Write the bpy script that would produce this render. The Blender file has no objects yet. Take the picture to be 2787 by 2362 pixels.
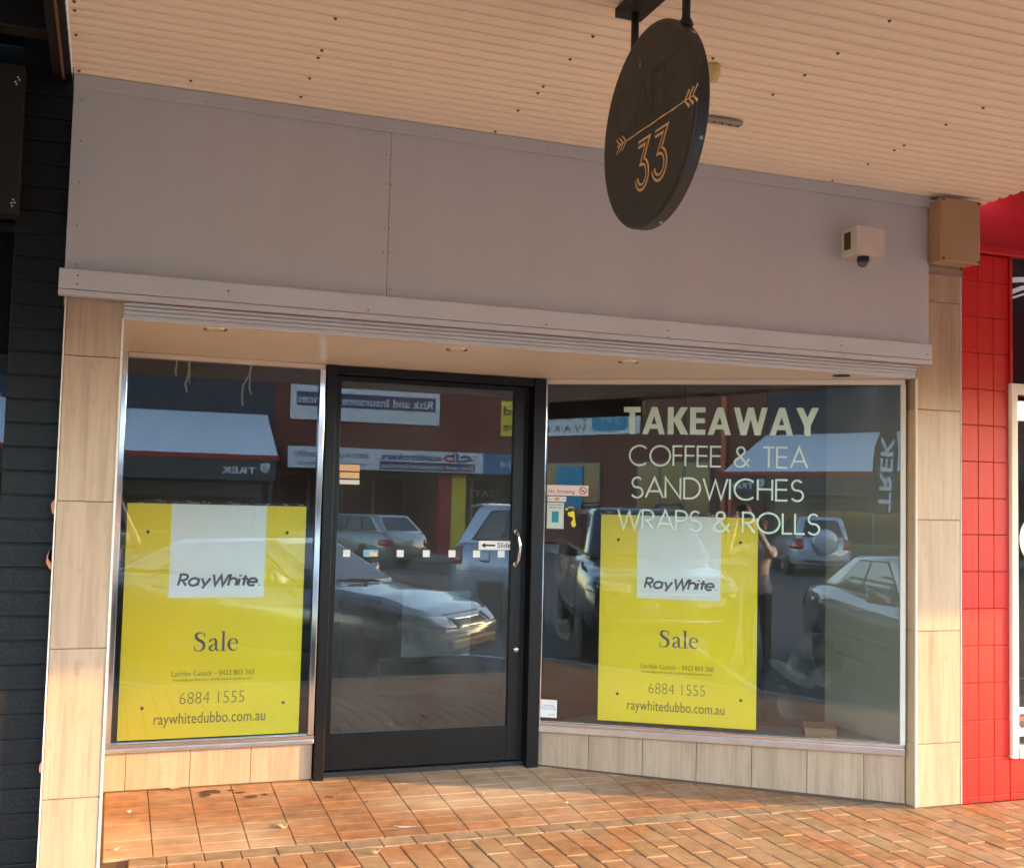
import bpy, bmesh, math, random
from mathutils import Vector, Matrix
from mathutils.bvhtree import BVHTree
random.seed(7)
sc = bpy.context.scene
col = sc.collection
# ------------------------------------------------------------------ camera
IW, IH, FPX = 2787.0, 2362.0, 3000.0           # photograph size, focal length in its pixels
CAM = Vector((0.202, -4.8746, 1.5708))
YAW, PITCH, ROLL = 0.3481, 0.0623, 0.0243
fw = Vector((math.sin(YAW)*math.cos(PITCH), math.cos(YAW)*math.cos(PITCH), math.sin(PITCH)))
rt = Vector((math.cos(YAW), -math.sin(YAW), 0)); up = rt.cross(fw)
c_, s_ = math.cos(ROLL), math.sin(ROLL)
R_ = rt*c_ + up*s_; U_ = up*c_ - rt*s_
cd = bpy.data.cameras.new('camera'); cam = bpy.data.objects.new('camera', cd); col.objects.link(cam)
cam.matrix_world = Matrix(((R_.x, U_.x, -fw.x, CAM.x), (R_.y, U_.y, -fw.y, CAM.y), (R_.z, U_.z, -fw.z, CAM.z), (0, 0, 0, 1)))
cd.sensor_fit = 'HORIZONTAL'; cd.sensor_width = 36; cd.lens = FPX/IW*36
cd.clip_start = 0.02; cd.clip_end = 500
sc.camera = cam
# ------------------------------------------------------------------ sky, sun, exposure
SUN_EL, SUN_AZ = math.radians(11.5), math.radians(111.05)      # azimuth clockwise from +Y
w = bpy.data.worlds.new('World'); sc.world = w; w.use_nodes = True
nt = w.node_tree; bg = nt.nodes['Background']
sky = nt.nodes.new('ShaderNodeTexSky'); sky.sky_type = 'NISHITA'; sky.sun_disc = False
sky.sun_elevation = SUN_EL; sky.sun_rotation = SUN_AZ
sky.air_density = 1.0; sky.dust_density = 0.5; sky.ozone_density = 1.0
nt.links.new(sky.outputs[0], bg.inputs[0]); bg.inputs[1].default_value = 0.15
sd = bpy.data.lights.new('sun', 'SUN'); sun = bpy.data.objects.new('sun', sd); col.objects.link(sun)
sd.energy = 2.0; sd.angle = math.radians(0.53); sd.color = (0.42, 0.225, 0.065)
to_sun = Vector((math.cos(SUN_EL)*math.sin(SUN_AZ), math.cos(SUN_EL)*math.cos(SUN_AZ), math.sin(SUN_EL)))
sun.rotation_euler = to_sun.to_track_quat('Z', 'Y').to_euler(); sun.location = (12, -6, 9)
sc.view_settings.view_transform = 'Standard'; sc.view_settings.look = 'None'
sc.view_settings.gamma = 1.0; sc.view_settings.exposure = 3.85
# ------------------------------------------------------------------ pixel -> place
def ray(x, y): return (fw*FPX + R_*(x-IW/2) - U_*(y-IH/2)).normalized()
DS = IW/2081.0
def onY(x, y, Y, d=True):
    if d: x, y = x*DS, y*DS
    v = ray(x, y); return CAM + v*((Y-CAM.y)/v.y)
def onZ(x, y, Z, d=True):
    if d: x, y = x*DS, y*DS
    v = ray(x, y); return CAM + v*((Z-CAM.z)/v.z)
def onP(x, y, P, N, d=True):
    if d: x, y = x*DS, y*DS
    v = ray(x, y); return CAM + v*((P-CAM).dot(N)/v.dot(N))
def project(p):
    d = p-CAM; z = d.dot(fw)
    if z < .05: return None
    return (IW/2+FPX*d.dot(R_)/z, IH/2-FPX*d.dot(U_)/z, z)
# ------------------------------------------------------------------ materials
MATS = {}
def nodes_of(name, rough=.5, metal=0., spec=.5):
    m = bpy.data.materials.new(name); m.use_nodes = True
    n = m.node_tree; b = n.nodes['Principled BSDF']
    b.inputs['Roughness'].default_value = rough; b.inputs['Metallic'].default_value = metal
    b.inputs['Specular IOR Level'].default_value = spec
    MATS[name] = m
    return m, n, b
def mat(name, c, rough=.5, metal=0., var=.12, scale=6., bump=0., bscale=60., spec=.5, stretch=(1, 1, 1), emit=None, coat=0.):
    """plain colour with mottling, roughness wear and fine relief"""
    m, n, b = nodes_of(name, rough, metal, spec)
    tc = n.nodes.new('ShaderNodeTexCoord'); mp = n.nodes.new('ShaderNodeMapping'); mp.inputs['Scale'].default_value = stretch
    n.links.new(tc.outputs['Object'], mp.inputs[0])
    no = n.nodes.new('ShaderNodeTexNoise'); no.inputs['Scale'].default_value = scale; no.inputs['Detail'].default_value = 6
    n.links.new(mp.outputs[0], no.inputs[0])
    mx = n.nodes.new('ShaderNodeMix'); mx.data_type = 'RGBA'
    mx.inputs[6].default_value = (*[max(0, v*(1-var)) for v in c], 1); mx.inputs[7].default_value = (*[min(1, v*(1+var)) for v in c], 1)
    n.links.new(no.outputs['Fac'], mx.inputs[0]); n.links.new(mx.outputs[2], b.inputs['Base Color'])
    mr = n.nodes.new('ShaderNodeMapRange'); mr.inputs[3].default_value = max(.02, rough*.8); mr.inputs[4].default_value = min(1, rough*1.25)
    n.links.new(no.outputs['Fac'], mr.inputs[0]); n.links.new(mr.outputs[0], b.inputs['Roughness'])
    if coat: b.inputs['Coat Weight'].default_value = coat; b.inputs['Coat Roughness'].default_value = .06
    if bump:
        n2 = n.nodes.new('ShaderNodeTexNoise'); n2.inputs['Scale'].default_value = bscale; n2.inputs['Detail'].default_value = 5
        n.links.new(mp.outputs[0], n2.inputs[0])
        bp = n.nodes.new('ShaderNodeBump'); bp.inputs['Strength'].default_value = bump; bp.inputs['Distance'].default_value = .01
        n.links.new(n2.outputs['Fac'], bp.inputs['Height']); n.links.new(bp.outputs[0], b.inputs['Normal'])
    return m
def ramp(n, stops):
    r = n.nodes.new('ShaderNodeValToRGB'); e = r.color_ramp.elements
    while len(e) < len(stops): e.new(.5)
    for i, (p, c) in enumerate(stops): e[i].position = p; e[i].color = (*c, 1)
    return r
def travertine(name):
    """printed travertine tile: soft vertical streaks, each tile shifted by its own random number"""
    m, n, b = nodes_of(name, .34)
    tc = n.nodes.new('ShaderNodeTexCoord'); oi = n.nodes.new('ShaderNodeObjectInfo')
    ad = n.nodes.new('ShaderNodeVectorMath'); ad.operation = 'ADD'
    cm = n.nodes.new('ShaderNodeCombineXYZ'); ml = n.nodes.new('ShaderNodeMath'); ml.operation = 'MULTIPLY'; ml.inputs[1].default_value = 37.
    n.links.new(oi.outputs['Random'], ml.inputs[0])
    for i in range(3): n.links.new(ml.outputs[0], cm.inputs[i])
    n.links.new(tc.outputs['Object'], ad.inputs[0]); n.links.new(cm.outputs[0], ad.inputs[1])
    outs = []
    for sx, sz, sca, det in ((1, .07, 13., 5), (1, .035, 75., 4), (1, .5, 26., 3)):
        mp = n.nodes.new('ShaderNodeMapping'); mp.inputs['Scale'].default_value = (sx, sx, sz)
        n.links.new(ad.outputs[0], mp.inputs[0])
        t = n.nodes.new('ShaderNodeTexNoise'); t.inputs['Scale'].default_value = sca; t.inputs['Detail'].default_value = det; t.inputs['Roughness'].default_value = .6
        n.links.new(mp.outputs[0], t.inputs[0]); outs.append(t)
    r = ramp(n, [(.30, (.345, .24, .16)), (.46, (.425, .302, .205)), (.66, (.475, .345, .238))])
    n.links.new(outs[0].outputs['Fac'], r.inputs[0])
    r2 = ramp(n, [(.34, (.66, .60, .54)), (.5, (1, 1, 1))]); n.links.new(outs[1].outputs['Fac'], r2.inputs[0])
    mu = n.nodes.new('ShaderNodeMix'); mu.data_type = 'RGBA'; mu.blend_type = 'MULTIPLY'; mu.inputs[0].default_value = .45
    n.links.new(r.outputs[0], mu.inputs[6]); n.links.new(r2.outputs[0], mu.inputs[7])
    r3 = ramp(n, [(.28, (.80, .74, .68)), (.42, (1, 1, 1))]); n.links.new(outs[2].outputs['Fac'], r3.inputs[0])
    m2 = n.nodes.new('ShaderNodeMix'); m2.data_type = 'RGBA'; m2.blend_type = 'MULTIPLY'; m2.inputs[0].default_value = .5
    n.links.new(mu.outputs[2], m2.inputs[6]); n.links.new(r3.outputs[0], m2.inputs[7])
    n.links.new(m2.outputs[2], b.inputs['Base Color'])
    return m
def clay(name, stops, rough=.75, stain=None, smear=None, bump=.25, gum=0.):
    """fired clay: each piece picks its own colour, mottled inside, with optional pale smears lying across pieces"""
    m, n, b = nodes_of(name, rough, spec=.35)
    tc = n.nodes.new('ShaderNodeTexCoord'); oi = n.nodes.new('ShaderNodeObjectInfo'); ge = n.nodes.new('ShaderNodeNewGeometry')
    rs = n.nodes.new('ShaderNodeMath'); rs.operation = 'ADD'
    # pieces joined in one mesh carry their own random number per island
    n.links.new(oi.outputs['Random'], rs.inputs[0]); n.links.new(ge.outputs['Random Per Island'], rs.inputs[1])
    fr = n.nodes.new('ShaderNodeMath'); fr.operation = 'FRACT'; n.links.new(rs.outputs[0], fr.inputs[0])
    r = ramp(n, stops); r.color_ramp.interpolation = 'LINEAR'; n.links.new(fr.outputs[0], r.inputs[0])
    no = n.nodes.new('ShaderNodeTexNoise'); no.inputs['Scale'].default_value = 16; no.inputs['Detail'].default_value = 7
    n.links.new(ge.outputs['Position'], no.inputs[0])
    r2 = ramp(n, [(.3, (.62, .60, .58)), (.7, (1.25, 1.2, 1.15))]); n.links.new(no.outputs['Fac'], r2.inputs[0])
    mu = n.nodes.new('ShaderNodeMix'); mu.data_type = 'RGBA'; mu.blend_type = 'MULTIPLY'; mu.inputs[0].default_value = .8
    n.links.new(r.outputs[0], mu.inputs[6]); n.links.new(r2.outputs[0], mu.inputs[7]); last = mu.outputs[2]
    for col_, sca, lo, hi, st in list(stain or [])+list(smear or []):
        n3 = n.nodes.new('ShaderNodeTexNoise'); n3.inputs['Scale'].default_value = sca; n3.inputs['Detail'].default_value = 8; n3.inputs['Roughness'].default_value = .65
        mp = n.nodes.new('ShaderNodeMapping'); mp.inputs['Scale'].default_value = (st, 1, 1); mp.inputs['Location'].default_value = (3.7, 1.2, 0)
        n.links.new(ge.outputs['Position'], mp.inputs[0]); n.links.new(mp.outputs[0], n3.inputs[0])
        mr = n.nodes.new('ShaderNodeMapRange'); mr.inputs[1].default_value = lo; mr.inputs[2].default_value = hi
        n.links.new(n3.outputs['Fac'], mr.inputs[0])
        m3 = n.nodes.new('ShaderNodeMix'); m3.data_type = 'RGBA'; n.links.new(mr.outputs[0], m3.inputs[0])
        n.links.new(last, m3.inputs[6]); m3.inputs[7].default_value = (*col_, 1); last = m3.outputs[2]
    if gum:
        vo = n.nodes.new('ShaderNodeTexVoronoi'); vo.inputs['Scale'].default_value = 2.6; n.links.new(ge.outputs['Position'], vo.inputs['Vector'])
        wn_ = n.nodes.new('ShaderNodeMath'); wn_.operation = 'ADD'; wn_.inputs[1].default_value = 0.; n.links.new(vo.outputs['Distance'], wn_.inputs[0])
        mr = n.nodes.new('ShaderNodeMapRange'); mr.inputs[1].default_value = .035; mr.inputs[2].default_value = .055; mr.inputs[3].default_value = gum; mr.inputs[4].default_value = 0.
        n.links.new(wn_.outputs[0], mr.inputs[0]); m5 = n.nodes.new('ShaderNodeMix'); m5.data_type = 'RGBA'
        n.links.new(mr.outputs[0], m5.inputs[0]); n.links.new(last, m5.inputs[6]); m5.inputs[7].default_value = (.13, .095, .07, 1); last = m5.outputs[2]
    n.links.new(last, b.inputs['Base Color'])
    n4 = n.nodes.new('ShaderNodeTexNoise'); n4.inputs['Scale'].default_value = 180; n4.inputs['Detail'].default_value = 4
    n.links.new(ge.outputs['Position'], n4.inputs[0])
    bp = n.nodes.new('ShaderNodeBump'); bp.inputs['Strength'].default_value = bump; bp.inputs['Distance'].default_value = .006
    n.links.new(n4.outputs['Fac'], bp.inputs['Height']); n.links.new(bp.outputs[0], b.inputs['Normal'])
    return m
def glass(name, ior=1.55, tint=(.93, .95, .94), dust=.03, dustcol=(.45, .42, .36), dsc=2.3, dlo=.35, dhi=.8, dmin=.4):
    """thin shop glazing: clear view through, Fresnel reflection, a film of dust"""
    m = bpy.data.materials.new(name); m.use_nodes = True; n = m.node_tree
    for x in list(n.nodes):
        if x.type != 'OUTPUT_MATERIAL': n.nodes.remove(x)
    out = [x for x in n.nodes if x.type == 'OUTPUT_MATERIAL'][0]
    tr = n.nodes.new('ShaderNodeBsdfTransparent'); tr.inputs[0].default_value = (*tint, 1)
    gl = n.nodes.new('ShaderNodeBsdfGlossy'); gl.inputs['Roughness'].default_value = .004; gl.inputs[0].default_value = (1, 1, 1, 1)
    fr = n.nodes.new('ShaderNodeFresnel'); fr.inputs[0].default_value = ior
    mx = n.nodes.new('ShaderNodeMixShader'); n.links.new(fr.outputs[0], mx.inputs[0]); n.links.new(tr.outputs[0], mx.inputs[1]); n.links.new(gl.outputs[0], mx.inputs[2])
    df = n.nodes.new('ShaderNodeBsdfDiffuse'); df.inputs[0].default_value = (*dustcol, 1)
    tc = n.nodes.new('ShaderNodeTexCoord')
    no = n.nodes.new('ShaderNodeTexNoise'); no.inputs['Scale'].default_value = dsc; no.inputs['Detail'].default_value = 9; no.inputs['Roughness'].default_value = .68
    n.links.new(tc.outputs['Object'], no.inputs[0])
    mr = n.nodes.new('ShaderNodeMapRange'); mr.inputs[1].default_value = dlo; mr.inputs[2].default_value = dhi; mr.inputs[3].default_value = dust*dmin; mr.inputs[4].default_value = dust*2.6
    n.links.new(no.outputs['Fac'], mr.inputs[0])
    m2 = n.nodes.new('ShaderNodeMixShader'); n.links.new(mr.outputs[0], m2.inputs[0]); n.links.new(mx.outputs[0], m2.inputs[1]); n.links.new(df.outputs[0], m2.inputs[2])
    n.links.new(m2.outputs[0], out.inputs[0]); MATS[name] = m
    return m
travertine('travertine')
glass('window_glass', 1.56, (.985, .992, .988), .010); glass('door_glass', 1.60, (.86, .88, .88), .035, (.50, .50, .46)); glass('neighbour_glass', 1.7, (.5, .55, .6), .02)
glass('film', 1.3, (.72, .76, .74), .16, (.62, .66, .62))
glass('smear', 1.02, (.99, .99, .99), .05, (.62, .66, .62), 5., .40, .80, 0.)
mat('panel_grey', (.485, .50, .53), .34, var=.085, scale=2.6, bump=.16, bscale=1.6, spec=.5, stretch=(2.2, 1, .35))
mat('board_grey', (.53, .55, .595), .42, var=.09, scale=5)
mat('core', (.30, .27, .24), .9)
mat('grout', (.30, .21, .14), .95)
mat('ceiling_cream', (.90, .79, .63), .5, var=.06, scale=2.5, stretch=(.25, 1.5, 1))
mat('soffit_cream', (.74, .68, .555), .33, var=.07, scale=3)
mat('trim_white', (.72, .67, .60), .45, var=.06)
mat('alu', (.62, .60, .58), .30, 1., var=.1, scale=20)
mat('chrome', (.80, .79, .77), .10, 1., var=.06, scale=9)
mat('black_frame', (.0065, .0052, .0042), .36, var=.5, scale=9, bump=.05, bscale=40, spec=.3)
mat('black_block', (.0115, .0118, .0122), .45, var=.5, scale=14, bump=.32, bscale=60, spec=.25)
mat('black_mortar', (.007, .007, .008), .7)
mat('black_timber', (.010, .009, .008), .6, var=.3)
mat('chip', (.42, .17, .09), .8)
mat('red_paint', (.50, .012, .014), .35, var=.12, bump=.1)
mat('red_tile', (.56, .013, .012), .40, var=.16, scale=5, bump=.06, bscale=10, spec=.3)
mat('red_grout', (.55, .07, .055), .7)
mat('awning_plum', (.22, .10, .12), .5)
mat('neighbour_dark', (.015, .017, .02), .08, spec=.8)
mat('cream_frame', (.74, .68, .56), .4)
mat('dark', (.012, .012, .012), .6)
mat('inside_grey', (.07, .07, .068), .8)  # even dark grey of the shop fittings
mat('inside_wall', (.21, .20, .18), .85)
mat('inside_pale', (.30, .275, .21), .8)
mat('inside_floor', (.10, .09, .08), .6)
mat('poster_yellow', (.97, .74, .006), .42, var=.03, scale=3)
mat('poster_white', (.90, .91, .84), .45, var=.03)
mat('ink_plum', (.125, .085, .115), .6)
mat('ink_olive', (.16, .125, .035), .6)
mat('ink_black', (.02, .02, .02), .6)
def film_letter(name, c, clear):
    m, n, b = nodes_of(name, .5); b.inputs['Base Color'].default_value = (*c, 1)
    out = [x for x in n.nodes if x.type == 'OUTPUT_MATERIAL'][0]; tr = n.nodes.new('ShaderNodeBsdfTransparent'); mx = n.nodes.new('ShaderNodeMixShader'); mx.inputs[0].default_value = clear
    n.links.new(b.outputs[0], mx.inputs[1]); n.links.new(tr.outputs[0], mx.inputs[2]); n.links.new(mx.outputs[0], out.inputs[0])
film_letter('vinyl', (.66, .86, .76), .22)
mat('vinyl_white', (.78, .80, .74), .5, var=.03)
mat('plain_white', (.80, .78, .76), .45, var=.03)
mat('sticker_pink', (.80, .70, .67), .45, var=.03)
mat('sticker_mint', (.60, .70, .63), .5)
mat('sticker_teal', (.01, .27, .36), .4, var=.35, scale=40)
mat('pale_orange', (.85, .52, .27), .45, var=.08)
mat('ink_red', (.36, .05, .06), .5)
mat('card_orange', (.70, .28, .05), .5)
mat('sticker_blue', (.18, .45, .62), .4, var=.6, scale=60)
mat('foot_yellow', (.86, .72, .03), .45)
mat('foot_black', (.02, .018, .01), .5)
mat('hole', (.03, .025, .02), .8)
mat('sign_black', (.030, .027, .025), .55, var=.25, scale=9, bump=.06, bscale=25)
mat('sign_rim', (.035, .036, .038), .42, var=.2)
mat('sign_ghost', (.0275, .0247, .0228), .62)
mat('gold', (.74, .47, .21), .5, var=.12)
mat('gold_red', (.30, .10, .035), .5)
mat('box_brown', (.40, .245, .135), .5, var=.06)
mat('housing_white', (.55, .50, .455), .5, var=.14, scale=12)
mat('lens_purple', (.10, .065, .12), .12, coat=.5)
mat('rust', (.16, .09, .055), .8)
mat('steel_dull', (.36, .35, .33), .5, .7)
mat('lamp_yellow', (.62, .50, .22), .4)
mat('ribbon', (.66, .60, .42), .6)
mat('cardboard', (.30, .19, .10), .85)
mat('timber', (.42, .30, .17), .7, stretch=(1, .1, 1), scale=20)
mat('paper', (.62, .60, .55), .7)
mat('leaf', (.55, .42, .20), .7)
mat('asphalt', (.085, .083, .08), .85, var=.25, scale=3, bump=.4, bscale=120)
mat('kerb_stone', (.32, .30, .27), .85, bump=.3)
mat('line_white', (.72, .72, .68), .7)
clay('paver', [(0, (.40, .185, .080)), (.25, (.365, .190, .085)), (.45, (.325, .195, .092)), (.62, (.30, .190, .090)), (.78, (.395, .170, .075)), (.92, (.27, .170, .095)), (1, (.36, .18, .08))],
     smear=[((.50, .385, .26), 2.6, .42, .95, 1.)], gum=.55)
clay('entry_tile', [(0, (.36, .175, .085)), (.3, (.315, .168, .085)), (.55, (.285, .16, .085)), (.8, (.35, .185, .092)), (1, (.385, .18, .085))], .6,
     stain=[((.22, .13, .075), 5., .62, .78, 1.)], smear=[((.54, .42, .29), 1.7, .42, .74, .6)], bump=.12, gum=.4)
clay('edge_brick', [(0, (.30, .22, .14)), (.5, (.34, .235, .14)), (1, (.27, .19, .12))], .8, smear=[((.46, .37, .26), 3., .5, .9, 1.)])
mat('bedding', (.115, .075, .045), .95, var=.3, scale=30)
mat('dark_brown', (.09, .05, .03), .8)
# ------------------------------------------------------------------ mesh building
class MB:
    def __init__(s): s.v = []; s.f = []; s.m = []
    def add(s, vs, fs, mi=0):
        o = len(s.v); s.v += [tuple(p) for p in vs]; s.f += [tuple(i+o for i in f) for f in fs]; s.m += [mi]*len(fs); return s
    def box(s, x0, x1, y0, y1, z0, z1, mi=0):
        vs = [(x, y, z) for z in (z0, z1) for y in (y0, y1) for x in (x0, x1)]
        return s.add(vs, [(0, 2, 3, 1), (4, 5, 7, 6), (0, 1, 5, 4), (2, 6, 7, 3), (0, 4, 6, 2), (1, 3, 7, 5)], mi)
    def hexa(s, b, t, mi=0):          # two loops of four points
        return s.add(list(b)+list(t), [(3, 2, 1, 0), (4, 5, 6, 7), (0, 1, 5, 4), (1, 2, 6, 5), (2, 3, 7, 6), (3, 0, 4, 7)], mi)
    def prism(s, poly, d, mi=0):      # polygon of 3D points extruded by vector d
        n = len(poly); d = Vector(d); P = [Vector(p) for p in poly]
        return s.add(P+[p+d for p in P], [tuple(range(n))[::-1], tuple(range(n, 2*n))]+[(i, (i+1) % n, (i+1) % n+n, i+n) for i in range(n)], mi)
    def tube(s, pts, r, seg=8, mi=0, cap=True):
        P = [Vector(p) for p in pts]; rr = r if isinstance(r, (list, tuple)) else [r]*len(P); rings = []
        for i, p in enumerate(P):
            t = (P[min(i+1, len(P)-1)]-P[max(i-1, 0)]).normalized()
            a = t.orthogonal().normalized() if i == 0 else (pa - t*pa.dot(t)).normalized()
            pa = a; b = t.cross(a); rings.append([p+(a*math.cos(2*math.pi*k/seg)+b*math.sin(2*math.pi*k/seg))*rr[i] for k in range(seg)])
        vs = [q for r_ in rings for q in r_]; fs = []
        for i in range(len(P)-1):
            for k in range(seg): fs.append((i*seg+k, i*seg+(k+1) % seg, (i+1)*seg+(k+1) % seg, (i+1)*seg+k))
        if cap: fs += [tuple(range(seg))[::-1], tuple((len(P)-1)*seg+k for k in range(seg))]
        return s.add(vs, fs, mi)
    def lathe(s, prof, O, A, seg=24, mi=0):   # profile (radius, height along A)
        A = Vector(A).normalized(); a = A.orthogonal().normalized(); b = A.cross(a); O = Vector(O); vs = []; fs = []
        for r, h in prof: vs += [O+A*h+(a*math.cos(2*math.pi*k/seg)+b*math.sin(2*math.pi*k/seg))*r for k in range(seg)]
        for i in range(len(prof)-1):
            for k in range(seg): fs.append((i*seg+k, i*seg+(k+1) % seg, (i+1)*seg+(k+1) % seg, (i+1)*seg+k))
        fs += [tuple(range(seg))[::-1], tuple((len(prof)-1)*seg+k for k in range(seg))]
        return s.add(vs, fs, mi)
    def mesh(s, name, mats, smooth=False):
        me = bpy.data.meshes.new(name); me.from_pydata(s.v, [], s.f)
        for m in (mats if isinstance(mats, (list, tuple)) else [mats]): me.materials.append(MATS[m])
        if any(s.m): me.polygons.foreach_set('material_index', s.m)
        bm = bmesh.new(); bm.from_mesh(me); bmesh.ops.recalc_face_normals(bm, faces=bm.faces); bm.to_mesh(me); bm.free()
        if smooth: me.polygons.foreach_set('use_smooth', [True]*len(me.polygons))
        me.update(); return me
    def build(s, name, mats, parent=None, smooth=False, bevel=0, seg=2):
        o = bpy.data.objects.new(name, s.mesh(name, mats, smooth)); col.objects.link(o); o.parent = parent
        if bevel:
            b = o.modifiers.new('bevel', 'BEVEL'); b.width = bevel; b.segments = seg; b.limit_method = 'ANGLE'; b.angle_limit = .6
        return o
def tag(o, label, cat=None, group=None, kind=None):
    if label: o['label'] = label
    if cat: o['category'] = cat
    if group: o['group'] = group
    if kind: o['kind'] = kind
    return o
def empty(name, loc=(0, 0, 0), rz=0., parent=None):
    o = bpy.data.objects.new(name, None); col.objects.link(o); o.location = loc; o.rotation_euler = (0, 0, rz); o.parent = parent; o.empty_display_size = .1
    return o
def inst(name, mesh, parent, loc, rot=(0, 0, 0), scale=None):
    o = bpy.data.objects.new(name, mesh); col.objects.link(o); o.parent = parent; o.location = loc; o.rotation_euler = rot
    if scale: o.scale = scale
    return o
class Frame:
    """a flat face in the place: u to the reader's right, v up, w outward"""
    def __init__(s, O, U, V=(0, 0, 1)):
        s.O = Vector(O); s.U = Vector(U).normalized(); s.V = Vector(V).normalized(); s.N = s.U.cross(s.V)
    def p(s, u, v, w=0.): return s.O+s.U*u+s.V*v+s.N*w
    def uv(s, P): d = P-s.O; return d.dot(s.U), d.dot(s.V)
    def px(s, x, y, d=True, w=0.): return s.uv(onP(x, y, s.O+s.N*w, s.N, d))
    def rect(s, u0, u1, v0, v1, w0, w1, mb=None, mi=0):
        mb = mb or MB()
        return mb.hexa([s.p(u0, v0, w0), s.p(u1, v0, w0), s.p(u1, v1, w0), s.p(u0, v1, w0)], [s.p(u0, v0, w1), s.p(u1, v0, w1), s.p(u1, v1, w1), s.p(u0, v1, w1)], mi)
    def poly(s, pts, w0, w1, mb=None, mi=0):
        mb = mb or MB(); return mb.prism([s.p(u, v, w0) for u, v in pts], s.N*(w1-w0), mi)
def disc_pts(cu, cv, r, n=24, ry=None): return [(cu+r*math.cos(2*math.pi*k/n), cv+(ry or r)*math.sin(2*math.pi*k/n)) for k in range(n)]
# ------------------------------------------------------------------ lettering
def text_mesh(s, weight=0., spacing=1.):
    cu = bpy.data.curves.new('t', 'FONT'); cu.body = s; cu.size = 1; cu.offset = weight; cu.space_character = spacing; cu.resolution_u = 3
    o = bpy.data.objects.new('t', cu); col.objects.link(o)
    dg = bpy.context.evaluated_depsgraph_get(); me = bpy.data.meshes.new_from_object(o.evaluated_get(dg))
    vs = [v.co.copy() for v in me.vertices]; fs = [tuple(p.vertices) for p in me.polygons]
    bpy.data.objects.remove(o); bpy.data.curves.remove(cu); bpy.data.meshes.remove(me)
    return vs, fs
def put_text(name, s, fr, u0, u1, v0, v1, w, matname, parent, weight=0., spacing=1., shear=0., mb=None):
    """built-in font fitted into the box u0..u1, v0..v1 (v0 base line of capitals / digits)"""
    vs, fs = text_mesh(s, weight, spacing)
    x0 = min(v.x for v in vs); x1 = max(v.x for v in vs); y0 = min(v.y for v in vs); y1 = max(v.y for v in vs)
    out = MB() if mb is None else mb
    out.add([fr.p(u0+(u1-u0)*(v.x-x0)/(x1-x0)+shear*(v.y-y0), v0+(v1-v0)*(v.y-y0)/(y1-y0), w) for v in vs], fs)
    return out.build(name, matname, parent) if mb is None else out
def arc(cx, cy, rx, ry, a0, a1, n=18):
    return [(cx+rx*math.cos(math.radians(a0+(a1-a0)*k/n)), cy+ry*math.sin(math.radians(a0+(a1-a0)*k/n))) for k in range(n+1)]
G = {  # geometric letters drawn as pen strokes; cap height 1, first number is the advance width
 'T': (.62, [[(0, 1), (.56, 1)], [(.28, 0), (.28, 1)]]),
 'A': (.86, [[(0, 0), (.40, 1), (.80, 0)], [(.13, .32), (.67, .32)]]),
 'K': (.66, [[(0, 0), (0, 1)], [(.58, 1), (.02, .50), (.62, 0)]]),
 'E': (.60, [[(.5, 1), (0, 1), (0, 0), (.5, 0)], [(0, .53), (.48, .53)]]),
 'F': (.54, [[(.46, 1), (0, 1), (0, 0)], [(0, .53), (.44, .53)]]),
 'W': (1.14, [[(0, 1), (.28, 0), (.54, .92), (.80, 0), (1.08, 1)]]),
 'Y': (.74, [[(0, 1), (.34, .46), (.68, 1)], [(.34, 0), (.34, .46)]]),
 'C': (.98, [arc(.5, .5, .5, .5, 48, 312, 30)]),
 'O': (1.10, [arc(.5, .5, .5, .5, 0, 360, 40)]),
 '&': (.86, [[(.74, 0), (.17, .68)]+arc(.33, .80, .19, .19, 200, -30, 14)+[(.12, .36)]+arc(.29, .22, .26, .22, 130, 300, 14)+[(.56, .14), (.74, .42)]]),
 'S': (.62, [arc(.27, .74, .22, .25, 35, 250, 16)+arc(.27, .25, .26, .26, 80, -150, 18)]),
 'N': (.80, [[(0, 0), (0, 1), (.68, 0), (.68, 1)]]),
 'D': (.82, [[(0, 0), (0, 1), (.25, 1)]+arc(.25, .5, .47, .5, 90, -90, 20)+[(0, 0)]]),
 'I': (.16, [[(0, 0), (0, 1)]]),
 'H': (.76, [[(0, 0), (0, 1)], [(.64, 0), (.64, 1)], [(0, .53), (.64, .53)]]),
 'R': (.64, [[(0, 0), (0, 1), (.22, 1)]+arc(.24, .74, .27, .26, 90, -90, 14)+[(0, .48)], [(.2, .48), (.54, 0)]]),
 'P': (.60, [[(0, 0), (0, 1), (.22, 1)]+arc(.24, .74, .27, .26, 90, -90, 14)+[(0, .48)]]),
 'L': (.52, [[(0, 1), (0, 0), (.44, 0)]]),
 'G': (1.0, [arc(.5, .5, .5, .5, 45, 360, 30)+[(.62, .5)]]),
 ' ': (.42, []),
 'a': (.78, [arc(.32, .33, .32, .33, 0, 360, 26), [(.64, 0), (.64, .66)]]),
 'y': (.70, [[(0, .66), (.28, .04)], [(.58, .66), (.18, -.26)]]),
 'h': (.64, [[(0, 0), (0, 1.04)], [(0, .30)]+arc(.26, .40, .26, .26, 180, 0, 14)+[(.52, 0)]]),
 'i': (.20, [[(0, 0), (0, .66)], [(0, .84), (0, .98)]]),
 't': (.34, [[(.12, 0), (.12, .94)], [(-.08, .62), (.34, .62)]]),
 'e': (.74, [[(.0, .32), (.62, .32)]+arc(.31, .33, .32, .33, 0, 310, 24)]),
 '3': (.62, [[(.02, 1), (.52, 1), (.24, .58)]+arc(.24, .29, .28, .29, 85, -170, 20)]),
}
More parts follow.
